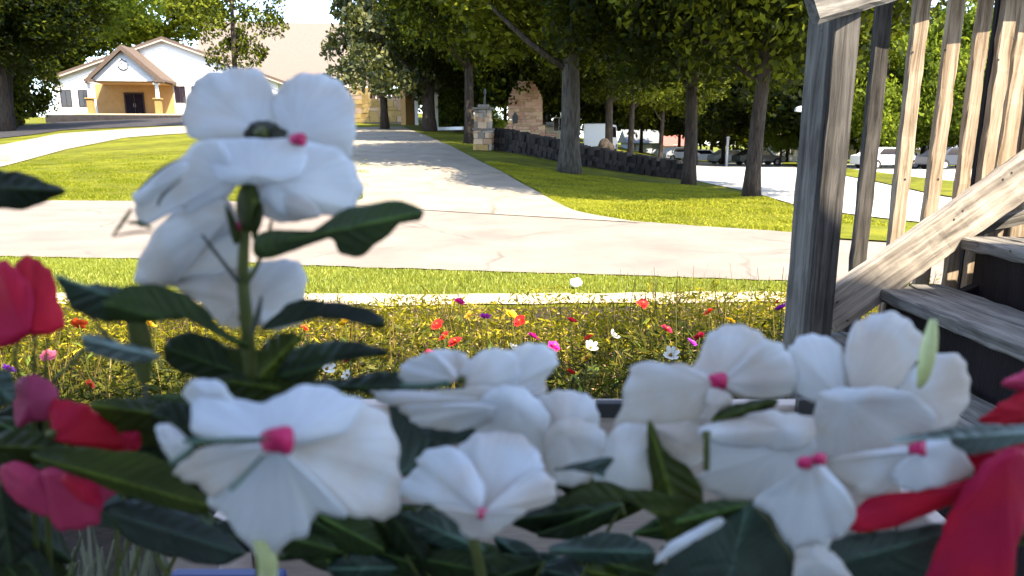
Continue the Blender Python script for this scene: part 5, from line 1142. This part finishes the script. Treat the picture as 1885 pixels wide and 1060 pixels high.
# G: leafy undergrowth filling the planter, one bushy plant after another
LM = ['leaf_dark', 'leaf_dark', 'leaf_dark', 'leaf_teal', 'leaf_olive']
def leafy(cx_, d0, label, boxes, n):
    p = atd(cx_, 900, d0); p.z = .79
    t = empty('leafy_plant', p, 0, label, 'plant', 'leafy plants in the planter')
    for k in range(n):
        b = R.choice(boxes); x, y = R.uniform(b[0], b[2]), R.uniform(b[1], b[3]); L = R.uniform(110, 190); w_ = L * R.uniform(.17, .26)
        a = R.uniform(-.5, .5) + R.choice([0, PI]) + (.5 if R.random() < .3 else 0); ca, sa = math.cos(a), math.sin(a)
        prof = [(-.5, 0), (-.36, .45), (-.1, .9), (.15, .95), (.36, .55), (.5, 0), (.36, -.55), (.15, -.95), (-.1, -.9), (-.36, -.45)]
        pts = [(x + u * L * ca - v * w_ * sa, y + u * L * sa + v * w_ * ca) for u, v in prof]
        d = d0 + R.uniform(0, .07)
        sheet('leaf', pts, d, R.choice(LM), t, org=p, axis=((x - .5 * L * ca, y - .5 * L * sa), (x + .5 * L * ca, y + .5 * L * sa)), fold=R.uniform(.004, .014), g=(R.uniform(-.006, .006), R.uniform(-.004, .012)), bulge=.002, rip=.001, n=36, rings=6)
        if k % 3 == 0: stem('stem', [(x - .5 * L * ca, y - .5 * L * sa, d, 6), (cx_ + (x - cx_) * .6, 1200, d0 + .05, 9)], t, p, n=6)
leafy(520, .285, 'dark leafy plant behind and below the biggest white flower', [(540, 960, 720, 1060), (230, 930, 420, 1000), (640, 960, 760, 1060)], 22)
leafy(880, .285, 'dark leafy plant below the centre heap of white petals', [(740, 1000, 1010, 1070), (730, 930, 820, 1000), (990, 930, 1100, 960), (780, 1020, 960, 1070)], 22)
leafy(1180, .29, 'dark leafy plant around the beige gap right of the centre heap', [(1190, 960, 1330, 1060), (1040, 1040, 1200, 1080), (1080, 880, 1130, 930)], 16)
leafy(1640, .29, 'dark leafy plant under the right white cluster', [(1560, 990, 1720, 1070), (1380, 930, 1430, 1060), (1860, 900, 1900, 1000)], 14)
leafy(110, .30, 'dark leafy plant around the red and pink petals', [(-20, 900, 80, 1060), (120, 900, 240, 960), (0, 760, 60, 860), (260, 860, 340, 940), (240, 760, 300, 860)], 24)
# fine grassy leaves at the lower left
t = empty('grass_tuft', (-.26, .62, .1), 0, 'tuft of narrow pale grass leaves at the lower left', 'grass tuft')
mb = MB(); oo = Vector((-.26, .62, .1))
for k in range(42):
    px0 = R.uniform(90, 300); d = R.uniform(.42, .6); p0 = atd(px0 + R.uniform(-30, 30), 1120, d); p1 = atd(px0, R.uniform(960, 1040), d); m1 = (p0 + p1) / 2 + Vector((R.uniform(-.006, .006), 0, 0))
    mb.tube([p0 - oo, m1 - oo, p1 - oo], [.0022, .002, .0006], 4)
mb.build('grass_leaves', leafmat('tuft_leaf', [(.02, .03, .015), (.16, .17, .12)], (.3, .3, .2), rnd=.9), t)['kind'] = 'stuff'
